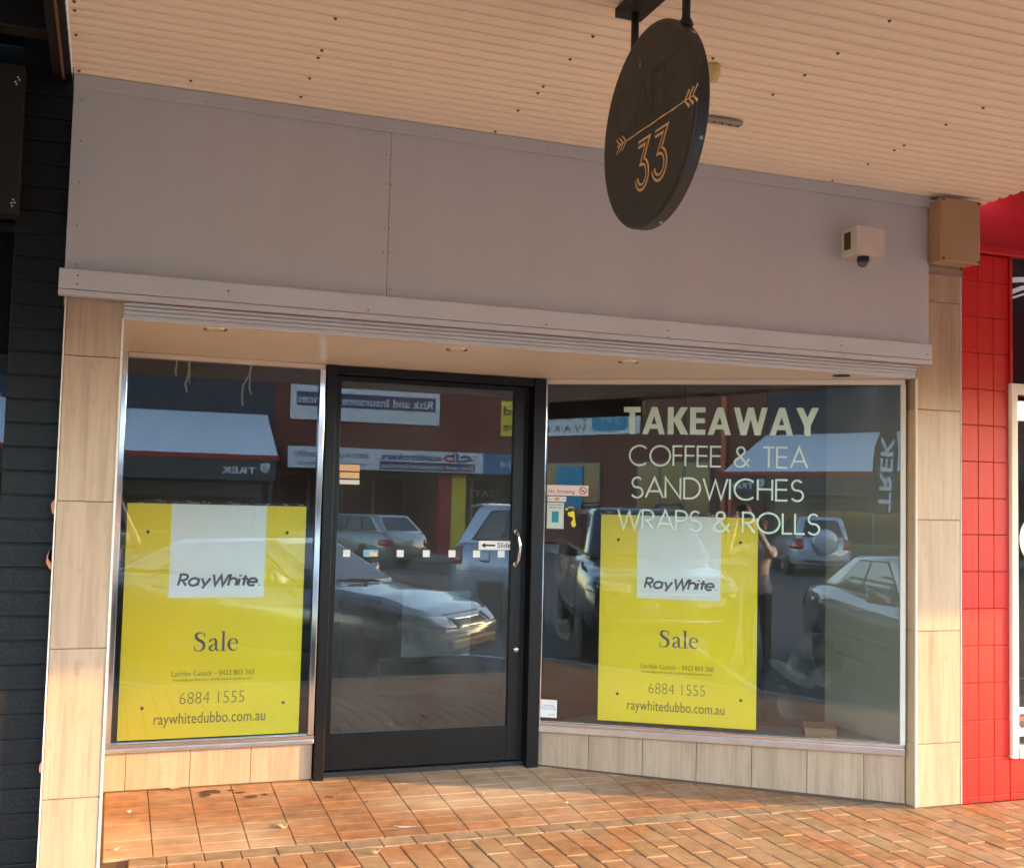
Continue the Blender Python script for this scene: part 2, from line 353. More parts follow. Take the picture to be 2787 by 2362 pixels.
def ribbon(mb, fr, pts, wd, w, close=False):
    P = [Vector(p) for p in pts]; n = len(P); L = []
    ws = wd if isinstance(wd, list) else [wd]*n
    for i in range(n):
        a = P[i]-P[i-1] if i else (P[0]-P[-2] if close else P[1]-P[0]); b = P[i+1]-P[i] if i < n-1 else (P[1]-P[0] if close else P[-1]-P[-2])
        if a.length < 1e-9: a = b
        if b.length < 1e-9: b = a
        a = a.normalized(); b = b.normalized(); na = Vector((-a.y, a.x)); nb = Vector((-b.y, b.x)); m = na+nb
        m = na if m.length < 1e-6 else m.normalized(); k = 1/max(.38, m.dot(na))
        L.append((P[i]+m*ws[i]/2*k, P[i]-m*ws[i]/2*k))
    mb.add([fr.p(q.x, q.y, w) for pr in L for q in pr], [(2*i, 2*i+1, 2*i+3, 2*i+2) for i in range(n-1)])
def put_strokes(name, s, fr, u0, u1, v0, v1, w, wd, matname, parent, shear=0., track=0., single=True):
    """pen-stroke lettering, cap height v0..v1, stretched to run from u0 to u1; wd = pen width in metres"""
    h = v1-v0-wd; adv = 0; lay = []
    for ch in s: a, st = G[ch]; lay.append((adv, st)); adv += a+track
    xs = [o+x for o, st in lay for ln in st for x, y in ln]; x0, x1 = min(xs), max(xs); k = (u1-u0-wd)/(x1-x0)
    mb = MB(); q = 0
    for o, st in lay:
        if not single: mb = MB()
        for ln in st:
            pts = [(u0+wd/2+(o+x-x0)*k+shear*(y*h), v0+wd/2+y*h) for x, y in ln]
            cl = (Vector(pts[0])-Vector(pts[-1])).length < 1e-6
            ribbon(mb, fr, pts, wd, w+.00025*(q % 4), cl); q += 1
        if not single and st: mb.build('letter', matname, parent)
    return mb.build(name, matname, parent) if single else None
SERIF = {  # brush letters: points with pen width, x-height .5, cap height .74
 'S': (.47, [[(.36, .56, .02), (.345, .66, .025), (.27, .725, .03), (.17, .735, .05), (.085, .68, .085), (.07, .58, .1), (.13, .48, .11), (.25, .40, .115), (.335, .31, .11), (.355, .19, .10), (.31, .08, .075), (.22, .02, .04), (.12, .02, .03), (.05, .08, .025), (.03, .2, .02)], [(.36, .74, .02), (.36, .53, .02)], [(.03, .23, .02), (.03, 0, .02)]]),
 'a': (.42, [[(.07, .36, .07), (.08, .43, .06), (.15, .485, .03), (.23, .475, .06), (.275, .40, .085), (.28, .2, .085), (.29, .07, .08), (.34, .015, .04), (.40, .03, .02)], [(.27, .29, .02), (.15, .24, .05), (.075, .16, .08), (.08, .07, .07), (.15, .015, .05), (.22, .05, .025), (.275, .13, .02)]]),
 'l': (.22, [[(.10, .78, .085), (.10, .0, .085)], [(.0, .012, .024), (.21, .012, .024)], [(.01, .765, .024), (.10, .765, .03)]]),
 'e': (.42, [[(.06, .29, .022), (.35, .29, .022)], [(.35, .29, .07), (.33, .40, .06), (.27, .475, .035), (.20, .485, .03), (.12, .44, .06), (.07, .35, .085), (.065, .22, .095), (.11, .09, .085), (.2, .02, .05), (.29, .03, .03), (.36, .12, .02)]]),
}
def put_serif(name, s, fr, u0, u1, v0, v1, w, matname, parent):
    adv = 0; lay = []
    for ch in s: a, st = SERIF[ch]; lay.append((adv, st)); adv += a
    k = (u1-u0)/adv; ky = (v1-v0)/.78; mb = MB(); q = 0
    for o, st in lay:
        for ln in st:
            ribbon(mb, fr, [(u0+(o+x)*k, v0+y*ky) for x, y, _ in ln], [t*k*.95 for *_, t in ln], w+.0002*(q % 3)); q += 1
    return mb.build(name, matname, parent)
# ================================================================== ground
YB, FZ = 1.13, .065            # glazing line of the recess, height of the entry floor there
A_ = Vector((2.60, YB, 0)); B_ = Vector((4.30, .08, 0))
FA = Frame((0, 0, 0), (1, 0, 0)); RC = Frame((0, YB, 0), (1, 0, 0)); RW = Frame(A_, B_-A_)
def entry_z(y): return max(0., (y-.245)/(YB-.245)*FZ)
road = tag(MB().box(-60, 70, -26.2, -3.56, -1, -.317).build('road', 'asphalt'), None, kind='structure')
tag(MB().box(-250, 250, -250, 250, -1.6, -1.02).build('ground', 'asphalt'), None, kind='structure')
kerb = tag(MB().box(-60, 70, -3.56, -3.40, -1, -.168).build('kerb', 'kerb_stone', bevel=.03), None, kind='structure')
def path_z(y): return min(0., (y+.9)*.064)                 # level by the shops, falling to the kerb
fp = tag(MB().prism([(-60, .26, -1), (-60, .26, -.011), (-60, -.9, -.011), (-60, -3.40, path_z(-3.4)-.011), (-60, -3.40, -1)], (130, 0, 0)).build('footpath', 'bedding'), None, kind='structure')
far_fp = tag(MB().box(-60, 70, -45, -26.2, -1, -.17).build('far_footpath', 'kerb_stone', bevel=.02), None, kind='structure')
def chamfer_block(lx, ly, h, c):
    """paving unit, top face at z=0, chamfered top edge, no underside"""
    a, b = lx/2, ly/2
    ring = lambda x, y, z: [(-x, -y, z), (x, -y, z), (x, y, z), (-x, y, z)]
    vs = ring(a, b, -h)+ring(a, b, -c)+ring(a-c, b-c, 0)
    fs = [(i, (i+1) % 4, (i+1) % 4+4, i+4) for i in range(4)]+[(i+4, (i+1) % 4+4, (i+1) % 4+8, i+8) for i in range(4)]+[(8, 9, 10, 11)]
    return vs, fs
PX, PY = .1135, .2325
pv, pf = chamfer_block(PX-.005, PY-.0045, .03, .0034)
paver_me = MB().add(pv, pf).mesh('paver', 'paver')
cells = []
nx0, nx1 = int(-7/PX), int(13/PX)
for i in range(nx0, nx1):
    for j in range(-15, 2):
        x = 3.383+PX*(i-30)+PX/2-.05; y = -.115+PY*j+(PY/2 if i % 2 else 0)
        if y+PY/2 > (.125 if .22 < x < 4.31 else .06) or y < -3.28: continue
        q = project(Vector((x, y, 0)))
        vis = q is not None and -60 < q[0] < IW+90 and q[1] < IH+70
        cells.append((0 if vis else 1, -(q[2] if q else 99), x, y))
cuts = []
for i in range(nx0, nx1):
    x = 3.383+PX*(i-30)+PX/2-.05; lim = .125 if .22 < x < 4.31 else -.004 if -.3 < x < 8 else .06
    top = max(c[3] for c in cells if abs(c[2]-x) < 1e-6)+PY/2
    if top > lim:
        cells = [c for c in cells if not (abs(c[2]-x) < 1e-6 and c[3]+PY/2 > lim)]; top -= PY
    if lim-top > .02: cuts.append((x, top, lim))
vis = sorted([c for c in cells if c[0] == 0], key=lambda c: -c[1]); keep = vis[:270]; rest = vis[270:]+[c for c in cells if c[0] == 1]
rnd = random.Random(3)
for c in keep:
    inst('paver', paver_me, fp, (c[2]+rnd.uniform(-.001, .001), c[3]+rnd.uniform(-.0015, .0015), path_z(c[3])+rnd.uniform(-.0025, .0015)), (rnd.uniform(-.008, .008), rnd.uniform(-.006, .006), rnd.uniform(-.006, .006)))
for x, a, b in cuts:
    q = project(Vector((x, b, 0)))
    if q and -40 < q[0] < IW+60 and q[1] < IH+40: inst('paver', paver_me, fp, (x, (a+b)/2, rnd.uniform(-.0025, .0)), (0, 0, rnd.uniform(-.01, .01)), (1, (b-a)/PY, 1))
mb = MB()
for c in rest:
    dz = rnd.uniform(-.002, .001); mb.add([(vx+c[2], vy+c[3], vz+dz+path_z(vy+c[3])) for vx, vy, vz in pv], pf)
o = mb.build('paver_field', 'paver', fp); o['kind'] = 'stuff'
# edge course and the tiled entry
ev, ef = chamfer_block(.1575-.004, .118, .03, .003); edge_me = MB().add(ev, ef).mesh('edge_brick', 'edge_brick')
for k in range(27):
    x = 1.367-.1575*8.5+.1575*k+.079
    if .225 < x-.07 and x+.07 < 4.31: inst('edge_brick', edge_me, fp, (x, .186, rnd.uniform(-.001, .001)), (rnd.uniform(-.005, .005), 0, 0))
sl = math.atan2(FZ, YB-.245)
ent = tag(MB().hexa([(.22, .245, -.2), (4.32, .245, -.2), (4.32, 1.3, -.2), (.22, 1.3, -.2)], [(.22, .245, -.012), (4.32, .245, -.012), (4.32, 1.3, entry_z(1.3)-.012), (.22, 1.3, entry_z(1.3)-.012)]).build('entry_floor', 'grout'), None, kind='structure')
TX, TY = .2065, .104
tv, tf = chamfer_block(TX-.0045, TY-.002, .011, .0018); tile_me = MB().add(tv, tf).mesh('entry_tile', 'entry_tile')
for i in range(21):
    for j in range(9):
        x = 1.481-TX*6+TX*(i+.5); y = .249+TY*(j+.5)
        if x > 4.40 or x < .2: continue
        # nothing is laid behind the slanted plinth
        if (Vector((x-TX/2, y-TY/2, 0))-A_).dot(RW.N) < -.03: continue
        inst('entry_tile', tile_me, ent, (x, y, entry_z(y)+rnd.uniform(-.0008, .0008)), (sl, 0, rnd.uniform(-.003, .003)))
# litter, stains
def floor_pt(x, y, dz=.002):
    p = onZ(x, y, 0); 
    for _ in range(6): p = onZ(x, y, entry_z(p.y))
    return p+Vector((0, 0, dz))
def crumpled(name, x, y, L, W_, rz, m, label, cat, curl=.012, group=None):
    p = floor_pt(x, y); mb = MB(); n = 6; vs = []
    for i in range(n+1):
        t = i/n*2-1; wd = W_*(1-.75*abs(t)**2.2)
        for s in (-1, 1): vs.append(Vector((t*L/2, s*wd/2, curl*(t*t)+.5*curl*abs(s)*math.sin(3*t+s)+.004)))
    M = Matrix.Rotation(rz, 3, 'Z')
    low = [p+M @ v for v in vs]; top = [q+Vector((0, 0, .0012)) for q in low]
    N = len(vs)
    fs = [(2*i, 2*i+1, 2*i+3, 2*i+2) for i in range(n)]+[(N+2*i, N+2*i+2, N+2*i+3, N+2*i+1) for i in range(n)]
    fs += [(2*i, 2*i+2, N+2*i+2, N+2*i) for i in range(n)]+[(2*i+1, N+2*i+1, N+2*i+3, 2*i+3) for i in range(n)]+[(0, N, N+1, 1), (2*n, 2*n+1, N+2*n+1, N+2*n)]
    return tag(mb.add(low+top, fs).build(name, m), label, cat, group)
crumpled('dry_leaf', 574, 1680, .075, .045, .5, 'leaf', 'pale curled dry leaf lying on the entry tiles in front of the left window', 'leaf')
crumpled('straw', 822, 1682, .11, .010, -.5, 'paper', 'thin pale straw lying on the entry tiles in front of the door', 'straw', .004)
crumpled('cigarette_butt', 354, 1603, .06, .018, 0., 'leaf', 'small cigarette butt against the base of the left plinth', 'cigarette butt', .003)
crumpled('paper_scrap', 262, 1651, .03, .018, .7, 'paper', 'tiny pale paper scrap on the tiles nearest the left pilaster, by the plinth', 'paper', .006)
crumpled('paper_scrap', 236, 1727, .035, .02, .3, 'paper', 'tiny pale paper scrap at the foot of the left pilaster by the edge course', 'paper', .006)
crumpled('paper_scrap', 982, 1614, .025, .014, .2, 'paper', 'tiny white paper scrap on the shaded tiles before the right plinth', 'paper', .005)
crumpled('paper_scrap', 1152, 1633, .026, .016, 1., 'paper', 'tiny white paper scrap at the shadow edge beside the right plinth', 'paper', .005)
crumpled('twig', 680, 1620, .05, .012, .9, 'rust', 'small brown twig on the entry tiles below the door', 'twig', .008)
crumpled('twig', 743, 1632, .035, .012, .2, 'rust', 'short dark twig on the sunlit tiles right of the door stile', 'twig', .006)
crumpled('dry_leaf', 764, 1813-80, .05, .02, .3, 'leaf', 'narrow dry leaf caught in a paver joint below the edge course', 'leaf', .008)
mb = MB()
for x, y, rx, ry in ((430, 1609, .055, .02), (418, 1616, .035, .018), (487, 1611, .03, .012), (512, 1619, .04, .016), (538, 1615, .02, .01), (470, 1606, .02, .01)):
    p = floor_pt(x, y, .0032); rr = random.Random(x)
    mb.add([p+Vector((rx*math.cos(a/12*2*math.pi)*rr.uniform(.6, 1.2), ry*math.sin(a/12*2*math.pi)*rr.uniform(.6, 1.2)*1.5, ry*math.sin(a/12*2*math.pi)*.09)) for a in range(12)], [tuple(range(12))])
mb.build('stain', 'dark_brown', ent)
# ================================================================== the cafe building
shop = tag(empty('shop_building'), 'empty takeaway shopfront with grey fascia, stone-look pilasters and a recessed black door', 'building')
def tiles_on(parent, fr, us, vs, name='tile', m='travertine', th=.012, gap=.003, w=0.):
    for i in range(len(us)-1):
        for j in range(len(vs)-1):
            cu, cv = (us[i]+us[i+1])/2, (vs[j]+vs[j+1])/2; hu, hv = (us[i+1]-us[i]-gap)/2, (vs[j+1]-vs[j]-gap)/2
            f2 = Frame((0, 0, 0), fr.U)
            o = f2.rect(-hu, hu, -hv, hv, -th, 0).build(name, m, parent, bevel=.0012, seg=1); o.location = fr.p(cu, cv, w)
JZ = [.334, .934, 1.534, 2.134, 2.734]
# pilasters
pl = MB().box(.004, .219, .013, 1.02, 0, 2.36).build('pilaster', 'grout', shop)
tiles_on(pl, FA, [0, .222], [0]+JZ[:4]+[2.392], w=0)
MB().box(.2195, .2305, .01, 1.09, 0, 2.30).build('return_panel', 'travertine', shop)
pr = MB().box(4.319, 4.607, .013, .32, 0, 3.25).build('pilaster', 'grout', shop)
tiles_on(pr, FA, [4.315, 4.611], [0]+JZ+[3.02])
tiles_on(pr, Frame((4.315, .004, 0), (0, -1, 0)), [-.12, 0], [0]+JZ[:4], w=.0)
o = MB().box(4.375, 4.62, -.008, .0, 2.885, 2.925).build('capping', 'alu', pr)
# corner trims
MB().box(.2185, .2275, -.0035, .008, .003, 2.302).build('corner_trim', 'trim_white', shop, bevel=.001)
MB().box(4.3085, 4.3165, -.0035, .008, .003, 2.302).build('corner_trim', 'trim_white', shop, bevel=.001)
MB().box(-.0065, -.0005, -.003, .05, .003, 2.375).build('edge_trim', 'trim_white', shop)
MB().box(4.6115, 4.6165, -.003, .04, .003, 2.9).build('edge_trim', 'trim_white', shop)
for y, h, wd in ((1030, .03, .014), (1135, .045, .022), (1128, .03, .016), (1560, .02, .01)):
    p = onY(104 if y < 1300 else 80, y, .0); rr = random.Random(y)
    mb = MB(); mb.prism([(-.008-wd*max(0, math.cos(a/9*2*math.pi-math.pi))*(.85+.15*math.sin(a*2.1+y)), -.004, p.z+h*math.sin(a/9*2*math.pi)) for a in range(9)], (0, .05, 0)); mb.build('bare_brick_chip', 'chip', shop)
# fascia
wall_top = MB().box(-.012, 4.61, .031, .22, 2.345, 5.4).build('upper_wall', 'core', shop)
for a, b in ((-.012, 1.3388), (1.3404, 4.372)):
    MB().box(a, b, -.026, .03, 2.40, 3.30).build('fascia_panel', 'panel_grey', shop, bevel=.0015)
MB().box(-.012, 4.372, -.0445, -.0265, 3.243, 3.302).build('fascia_top_batten', 'panel_grey', shop, bevel=.002)
fb = MB().box(-.031, 4.357, -.070, -.0265, 2.397, 2.481).build('fascia_board', 'board_grey', shop, bevel=.002)
MB().box(-.031, 4.357, -.074, -.0265, 2.372, 2.3945).build('drip_edge', 'board_grey', fb, bevel=.002)
scr = MB().lathe([(.0045, 0), (.0045, .0018), (.003, .003)], (0, 0, 0), (0, -1, 0), 8).mesh('screw', 'steel_dull')
scr_dk = MB().lathe([(.004, 0), (.004, .0015), (.0025, .002)], (0, 0, 0), (0, -1, 0), 8).mesh('screw', 'rust')
for x, y in ((493, 600), (483, 848), (475, 1095), (463, 1353), (457, 1588)):
    p = onY(x/2.205, y/2.205, -.0262, False); inst('screw', scr, shop, p)
for x, y in ((268, 928), (267, 1105), (297, 1110), (257, 1373), (283, 1373), (250, 1513), (287, 1513), (290, 1735)):
    p = onY(930+x/2.205, y/2.205, -.0262, False); inst('screw', scr, shop, p)
for x, y, w in ((467, 1654, -.07), (463, 1704, -.07), (1372, 1746, -.07)):
    p = onY(x/2.205, y/2.205, w, False); inst('screw', scr_dk, shop, p)
for x, y in ((748, 630), (1110, 660), (1357, 672), (1358, 686), (1710, 702), (1712, 717), (1885, 720), (464, 592)):
    p = onY(x, y, -.0702); inst('screw', scr_dk, fb, p)
for x in (420, 640, 884, 1115, 1350, 1560, 1700):
    p = onY(x, 155+(405-155)*(x-150)/1730+13, -.0447); inst('screw', scr, shop, p)
# ribbed lintel and soffit
lin = MB()
for k in range(4):
    z1 = 2.371-.0175*k; lin.box(.2225, 4.3085, -.012+.004*k, .028, z1-.0135, z1)
lin.box(.2225, 4.3085, .006, .028, 2.300, 2.371)
lin.build('lintel', 'board_grey', shop, bevel=.0018)
sof = MB().prism([(.2225, .0285, 2.302), (4.313, .0285, 2.302), (4.313, .30, 2.302), (2.55, 1.42, 2.302), (.2225, 1.42, 2.302)], (0, 0, .04)).build('soffit', 'soffit_cream', shop)
MB().prism([(2.61, 1.05, 2.3005), (2.64, 1.05, 2.3005), (2.86, .06, 2.3005), (2.855, .06, 2.3005)], (0, 0, .0013)).build('seam', 'trim_white', sof)
for x, y, dead in ((438, 668, 0), (928, 709, 0), (1277, 735, 0), (1710, 763, 1)):
    p = onZ(x, y, 2.302); rg = MB()
    if dead:
        rg.lathe([(.048, 0), (.048, .003)], p+Vector((0, 0, -.004)), (0, 0, 1), 20).build('downlight_hole', 'dark', sof)
    else:
        d = rg.lathe([(.040, .0), (.052, .0), (.053, .007), (.038, .009)], p+Vector((0, 0, -.0065)), (0, 0, 1), 28).build('downlight', 'chrome', sof, True)
        MB().lathe([(.037, 0), (.037, .001)], p+Vector((0, 0, -.0075)), (0, 0, 1), 20).build('lens', 'soffit_cream', d)
# ------------------------------------------------------------------ left window
SZ = .302                                                        # sill height
wl = RC.rect(.228, 1.285, .262, .285, -.02, .035).build('left_window', 'alu', shop, bevel=.003); wl.name = 'window'
RC.rect(.228, 1.29, .285, SZ+.004, -.02, .022).build('sill_bead', 'chrome', wl, bevel=.003)
RC.rect(.231, .262, SZ+.005, 2.30, -.02, .02).build('jamb', 'chrome', wl, bevel=.003)
RC.rect(1.252, 1.283, SZ+.005, 2.272, -.02, .026).build('mullion', 'chrome', wl, bevel=.003)
RC.rect(.263, 1.283, 2.274, 2.300, -.02, .02).build('head_strip', 'trim_white', wl, bevel=.002)
RC.rect(.258, 1.256, SZ, 2.276, -.003, .003).build('pane', 'window_glass', wl)
ph = RC.rect(.222, 1.285, 0, .261, -.10, -.014).build('plinth', 'grout', shop)
us = [.224]+[RC.px(x, 2070, False)[0] for x in (342, 517, 682)]+[1.285]
tiles_on(ph, RC, us, [.05, .261], w=0)
# ribbons of old tape hanging at the window head, fluff of torn tape along the poster
def tape(pts, wd, nm, label):
    mb = MB(); P = [RC.px(x, y, False, -.02) for x, y in pts]
    vs = []
    for k, (u, v) in enumerate(P):
        tw = .6*math.sin(k*1.3); vs += [RC.p(u-wd/2*math.cos(tw), v, -.02+wd/2*math.sin(tw)), RC.p(u+wd/2*math.cos(tw), v, -.02-wd/2*math.sin(tw))]
    n = len(P); vs2 = [v+Vector((0, .001, 0)) for v in vs]; m = len(vs)
    mb.add(vs+vs2, [(2*i, 2*i+1, 2*i+3, 2*i+2) for i in range(n-1)]+[(m+2*i, m+2*i+2, m+2*i+3, m+2*i+1) for i in range(n-1)])
    tag(mb.build(nm, 'ribbon'), label, 'tape')
q4 = lambda x, y: (x/2.205, y/2.205+780)
tape([q4(1060, 425), q4(1062, 470), q4(1053, 500), q4(1058, 535)], .010, 'tape_strip', 'shortest cream tape strip, leftmost of those hanging inside the left window head')
tape([q4(1140, 430), q4(1136, 490), q4(1128, 540), q4(1112, 585), q4(1122, 632)], .012, 'tape_strip', 'long cream tape strip second from left at the left window head')
tape([q4(1128, 432), q4(1140, 520), q4(1136, 580)], .009, 'tape_strip', 'short cream tape strip crossing behind the second strip at the left window head')
tape([q4(1515, 470), q4(1495, 530), q4(1460, 590), q4(1452, 650), q4(1456, 715)], .011, 'tape_strip', 'longest cream tape strip slanting down right of centre in the left window head')
tape([q4(1505, 465), q4(1500, 560), q4(1497, 610), q4(1508, 650)], .010, 'tape_strip', 'cream tape strip crossing the longest one at the left window head')
# ------------------------------------------------------------------ sliding door
dr = RC.rect(1.2905, 1.345, FZ-.02, 2.300, -.09, .03).build('door', 'black_frame', shop, bevel=.003)           # left jamb carries the door set
RC.rect(2.505, 2.578, FZ-.02, 2.300, -.09, .03).build('jamb', 'black_frame', dr, bevel=.003)
RC.rect(1.3455, 2.5045, 2.252, 2.300, -.09, .018).build('head', 'black_frame', dr, bevel=.003)
DL = Frame((0, 1.17, 0), (1, 0, 0))                              # leaf
RC.rect(1.346, 1.384, .10, 2.25, -.062, -.028).build('stile', 'black_frame', dr, bevel=.003)
RC.rect(2.402, 2.468, .10, 2.25, -.062, -.028).build('stile', 'black_frame', dr, bevel=.003)
RC.rect(1.3845, 2.4015, .10, .297, -.062, -.028).build('bottom_rail', 'black_frame', dr, bevel=.003)
RC.rect(1.3845, 2.4015, 2.222, 2.25, -.062, -.028).build('top_rail', 'black_frame', dr, bevel=.003)
RC.rect(1.382, 2.404, .294, 2.225, -.048, -.042).build('pane', 'door_glass', dr)
RC.rect(2.4685, 2.5045, FZ, 2.25, -.10, -.055).build('pocket', 'dark', dr)
RC.rect(1.346, 2.5045, FZ-.01, .092, -.085, -.02).build('track', 'dark', dr)
mb = MB(); hu, hv0 = DL.px(1046, 1146); _, hv1 = DL.px(1046, 1080)
mb.tube([DL.p(hu, hv1, .012), DL.p(hu, hv1-.008, .045), DL.p(hu+.004, hv1-.03, .055), DL.p(hu+.012, (hv0+hv1)/2, .058), DL.p(hu+.004, hv0+.03, .055), DL.p(hu, hv0+.008, .045), DL.p(hu, hv0, .012)], [.012, .011, .009, .008, .009, .011, .012], 10)
hd = mb.build('handle', 'chrome', dr, True)
for v in (hv0, hv1): MB().lathe([(.016, 0), (.016, .005), (.012, .008)], DL.p(hu, v, .011), DL.N, 16).build('rose', 'chrome', hd, True)
lu, lv = DL.px(1048, 1319)
lk = MB().lathe([(.021, 0), (.021, .006), (.016, .011), (.0155, .012)], DL.p(lu, lv, .011), DL.N, 20).build('lock_cylinder', 'alu', dr, True)
MB().box(-.0015, .0015, -.001, .001, -.006, .006).build('keyway', 'dark', lk).location = DL.p(lu, lv, .0235)
# ------------------------------------------------------------------ slanted right window
LW = (B_-A_).length
wr = RW.rect(-.012, LW, .262, .300, -.02, .032).build('window', 'alu', shop, bevel=.003)
RW.rect(-.012, LW, .300, .318, -.018, .016).build('sill_bead', 'chrome', wr, bevel=.003)
RW.rect(-.028, .002, .300, 2.27, -.025, .025).build('jamb', 'chrome', wr, bevel=.006, seg=3)
RW.rect(LW-.022, LW+.004, .319, 2.272, -.02, .018).build('jamb', 'trim_white', wr, bevel=.002)
RW.rect(-.02, LW, 2.272, 2.300, -.02, .02).build('head_strip', 'trim_white', wr, bevel=.002)
RW.rect(0, LW-.02, .315, 2.276, -.003, .003).build('pane', 'window_glass', wr)
ph = RW.rect(-.03, LW, -.02, .261, -.12, -.014).build('plinth', 'grout', shop)
us = [-.028]+[RW.px(x, 2120, False)[0] for x in (1600, 1747, 1894, 2045, 2196, 2351)]+[LW+.005]
tiles_on(ph, RW, us, [-.01, .261], w=0)
def bar(x0, y0, x1, y1, w): return [(x0, y0), (x0+w, y0), (x1+w, y1), (x1, y1)]        # slanted stroke cut level at both ends
BW = .205
BOLD = {'T': (.66, [[(0, .80), (.60, .80), (.60, 1), (0, 1)], bar(.20, 0, .20, .81, .20)]),
        'A': (.90, [bar(0, 0, .325, 1, BW), bar(.60, 0, .325, 1, BW), [(.20, .20), (.62, .20), (.55, .37), (.27, .37)]]),
        'K': (.78, [bar(0, 0, 0, 1, .21), bar(.14, .46, .45, 1, .26), bar(.46, 0, .16, .60, .27)]),
        'E': (.62, [bar(0, 0, 0, 1, .21), [(.2, .81), (.54, .81), (.54, 1), (.2, 1)], [(.2, .42), (.52, .42), (.52, .60), (.2, .60)], [(.2, 0), (.54, 0), (.54, .19), (.2, .19)]]),
        'W': (1.22, [bar(.24, 0, 0, 1, .20), bar(.24, 0, .48, 1, .20), bar(.72, 0, .48, 1, .20), bar(.72, 0, .96, 1, .20)]),
        'Y': (.80, [bar(.265, .38, 0, 1, .235), bar(.265, .38, .53, 1, .235), bar(.275, 0, .275, .42, .215)])}
def put_bold(s, fr, u0, u1, v0, v1, w, m, par):
    adv = 0; lay = []
    for ch in s: a, st = BOLD[ch]; lay.append((adv, st)); adv += a
    tot = max(o+x for o, st in lay for q in st for x, y in q); k = (u1-u0)/tot; h = v1-v0
    for o, st in lay:                                     # one letter, one piece of vinyl
        mb = MB()
        for n_, q in enumerate(st): mb.add([fr.p(u0+(o+x)*k, v0+y*h, w+.0002*n_) for x, y in q], [tuple(range(len(q)))])
        mb.build('letter', m, par)
for s, x0, x1, yt, yb, wd, tr in (('TAKEAWAY', 1268, 1664, 828, 884, .034, .24), ('COFFEE & TEA', 1278, 1643, 906, 950, .0108, .06), ('SANDWICHES', 1283, 1634, 971, 1016, .0108, .05), ('WRAPS & ROLLS', 1254, 1667, 1038, 1082, .0108, .04)):
    u0, _ = RW.px(x0, (yt+yb)/2); u1, _ = RW.px(x1, (yt+yb)/2)
    va = (RW.px((x0+x1)/2, yb)[1], RW.px((x0+x1)/2, yt)[1])
    if s == 'TAKEAWAY': put_bold(s, RW, u0, u1, va[0], va[1], .0045, 'vinyl', wr)
    else: put_strokes('lettering', s, RW, u0, u1, va[0], va[1], .0045, wd, 'vinyl', wr, track=tr, single=False)
# ------------------------------------------------------------------ room behind the glass
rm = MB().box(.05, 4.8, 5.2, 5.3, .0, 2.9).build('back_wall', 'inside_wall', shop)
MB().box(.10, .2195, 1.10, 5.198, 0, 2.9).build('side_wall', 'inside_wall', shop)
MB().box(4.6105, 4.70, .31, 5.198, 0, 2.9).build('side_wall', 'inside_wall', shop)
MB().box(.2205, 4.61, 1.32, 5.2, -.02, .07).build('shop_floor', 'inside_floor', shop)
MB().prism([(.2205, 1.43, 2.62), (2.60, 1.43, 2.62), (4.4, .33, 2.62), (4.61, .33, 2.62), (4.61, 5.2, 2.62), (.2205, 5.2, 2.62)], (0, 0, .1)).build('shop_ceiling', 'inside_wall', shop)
MB().prism([(.2205, 1.42, 2.343), (2.58, 1.42, 2.343), (4.315, .315, 2.343), (4.61, .315, 2.343), (4.61, .33, 2.343), (2.61, 1.44, 2.343), (.2205, 1.44, 2.343)], (0, 0, .277)).build('bulkhead', 'inside_grey', shop)
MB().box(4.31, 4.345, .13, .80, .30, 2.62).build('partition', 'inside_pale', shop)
MB().box(3.95, 4.60, 1.9, 1.95, .07, 2.5).build('cupboard', 'inside_grey', shop)
MB().prism([RW.p(.0, .285, -.03), RW.p(LW-.03, .285, -.03), RW.p(LW-.03, .285, -.40), RW.p(.25, .285, -.40)], (0, 0, .012)).build('display_ledge', 'inside_wall', shop)
for a in (.9, 2.2): MB().box(a, a+1.0, 3.5, 4.1, .07, 1.0).build('counter', 'inside_grey', shop, bevel=.01)
bx = MB(); u0, v0 = RW.px(2087+255/2.52, 1400+1440/2.52, False, -.2); u1, v1 = RW.px(2087+475/2.52, 1400+1340/2.52, False, -.2)
tag(RW.rect(u0, u1, .298, .352, -.32, -.12).build('cardboard_box', 'cardboard', bevel=.004), 'low brown cardboard box on the ledge inside the right window', 'box')
u0, _ = RW.px(2087+350/2.52, 1400+1450/2.52, False, -.07); u1, _ = RW.px(2087+820/2.52, 1400+1470/2.52, False, -.07)
mb = MB(); mb.hexa([RW.p(u0, .298, -.05), RW.p(u1, .298, -.08), RW.p(u1, .298, -.115), RW.p(u0, .298, -.095)], [RW.p(u0+.02, .318, -.055), RW.p(u1, .312, -.08), RW.p(u1-.02, .312, -.115), RW.p(u0, .320, -.09)])
tag(mb.build('timber_offcut', 'timber', bevel=.002), 'splintered pale timber offcut lying along the sill inside the right window', 'timber')
# thin dark strips added along the foot of the joinery
RC.rect(.232, 1.289, FZ-.012, FZ+.005, -.001, .007).build('foot_strip', 'dark_brown', shop)
mb = MB(); mb.hexa([RW.p(-.02, FZ-.01, .0005), RW.p(LW, -.01, .0005), RW.p(LW, -.01, .008), RW.p(-.02, FZ-.01, .008)], [RW.p(-.02, FZ+.006, .0005), RW.p(LW, .006, .0005), RW.p(LW, .005, .007), RW.p(-.02, FZ+.004, .007)]); mb.build('foot_strip', 'dark_brown', shop)
MB().box(4.316, 4.61, -.008, -.0005, -.01, .004).build('foot_strip', 'dark_brown', shop)
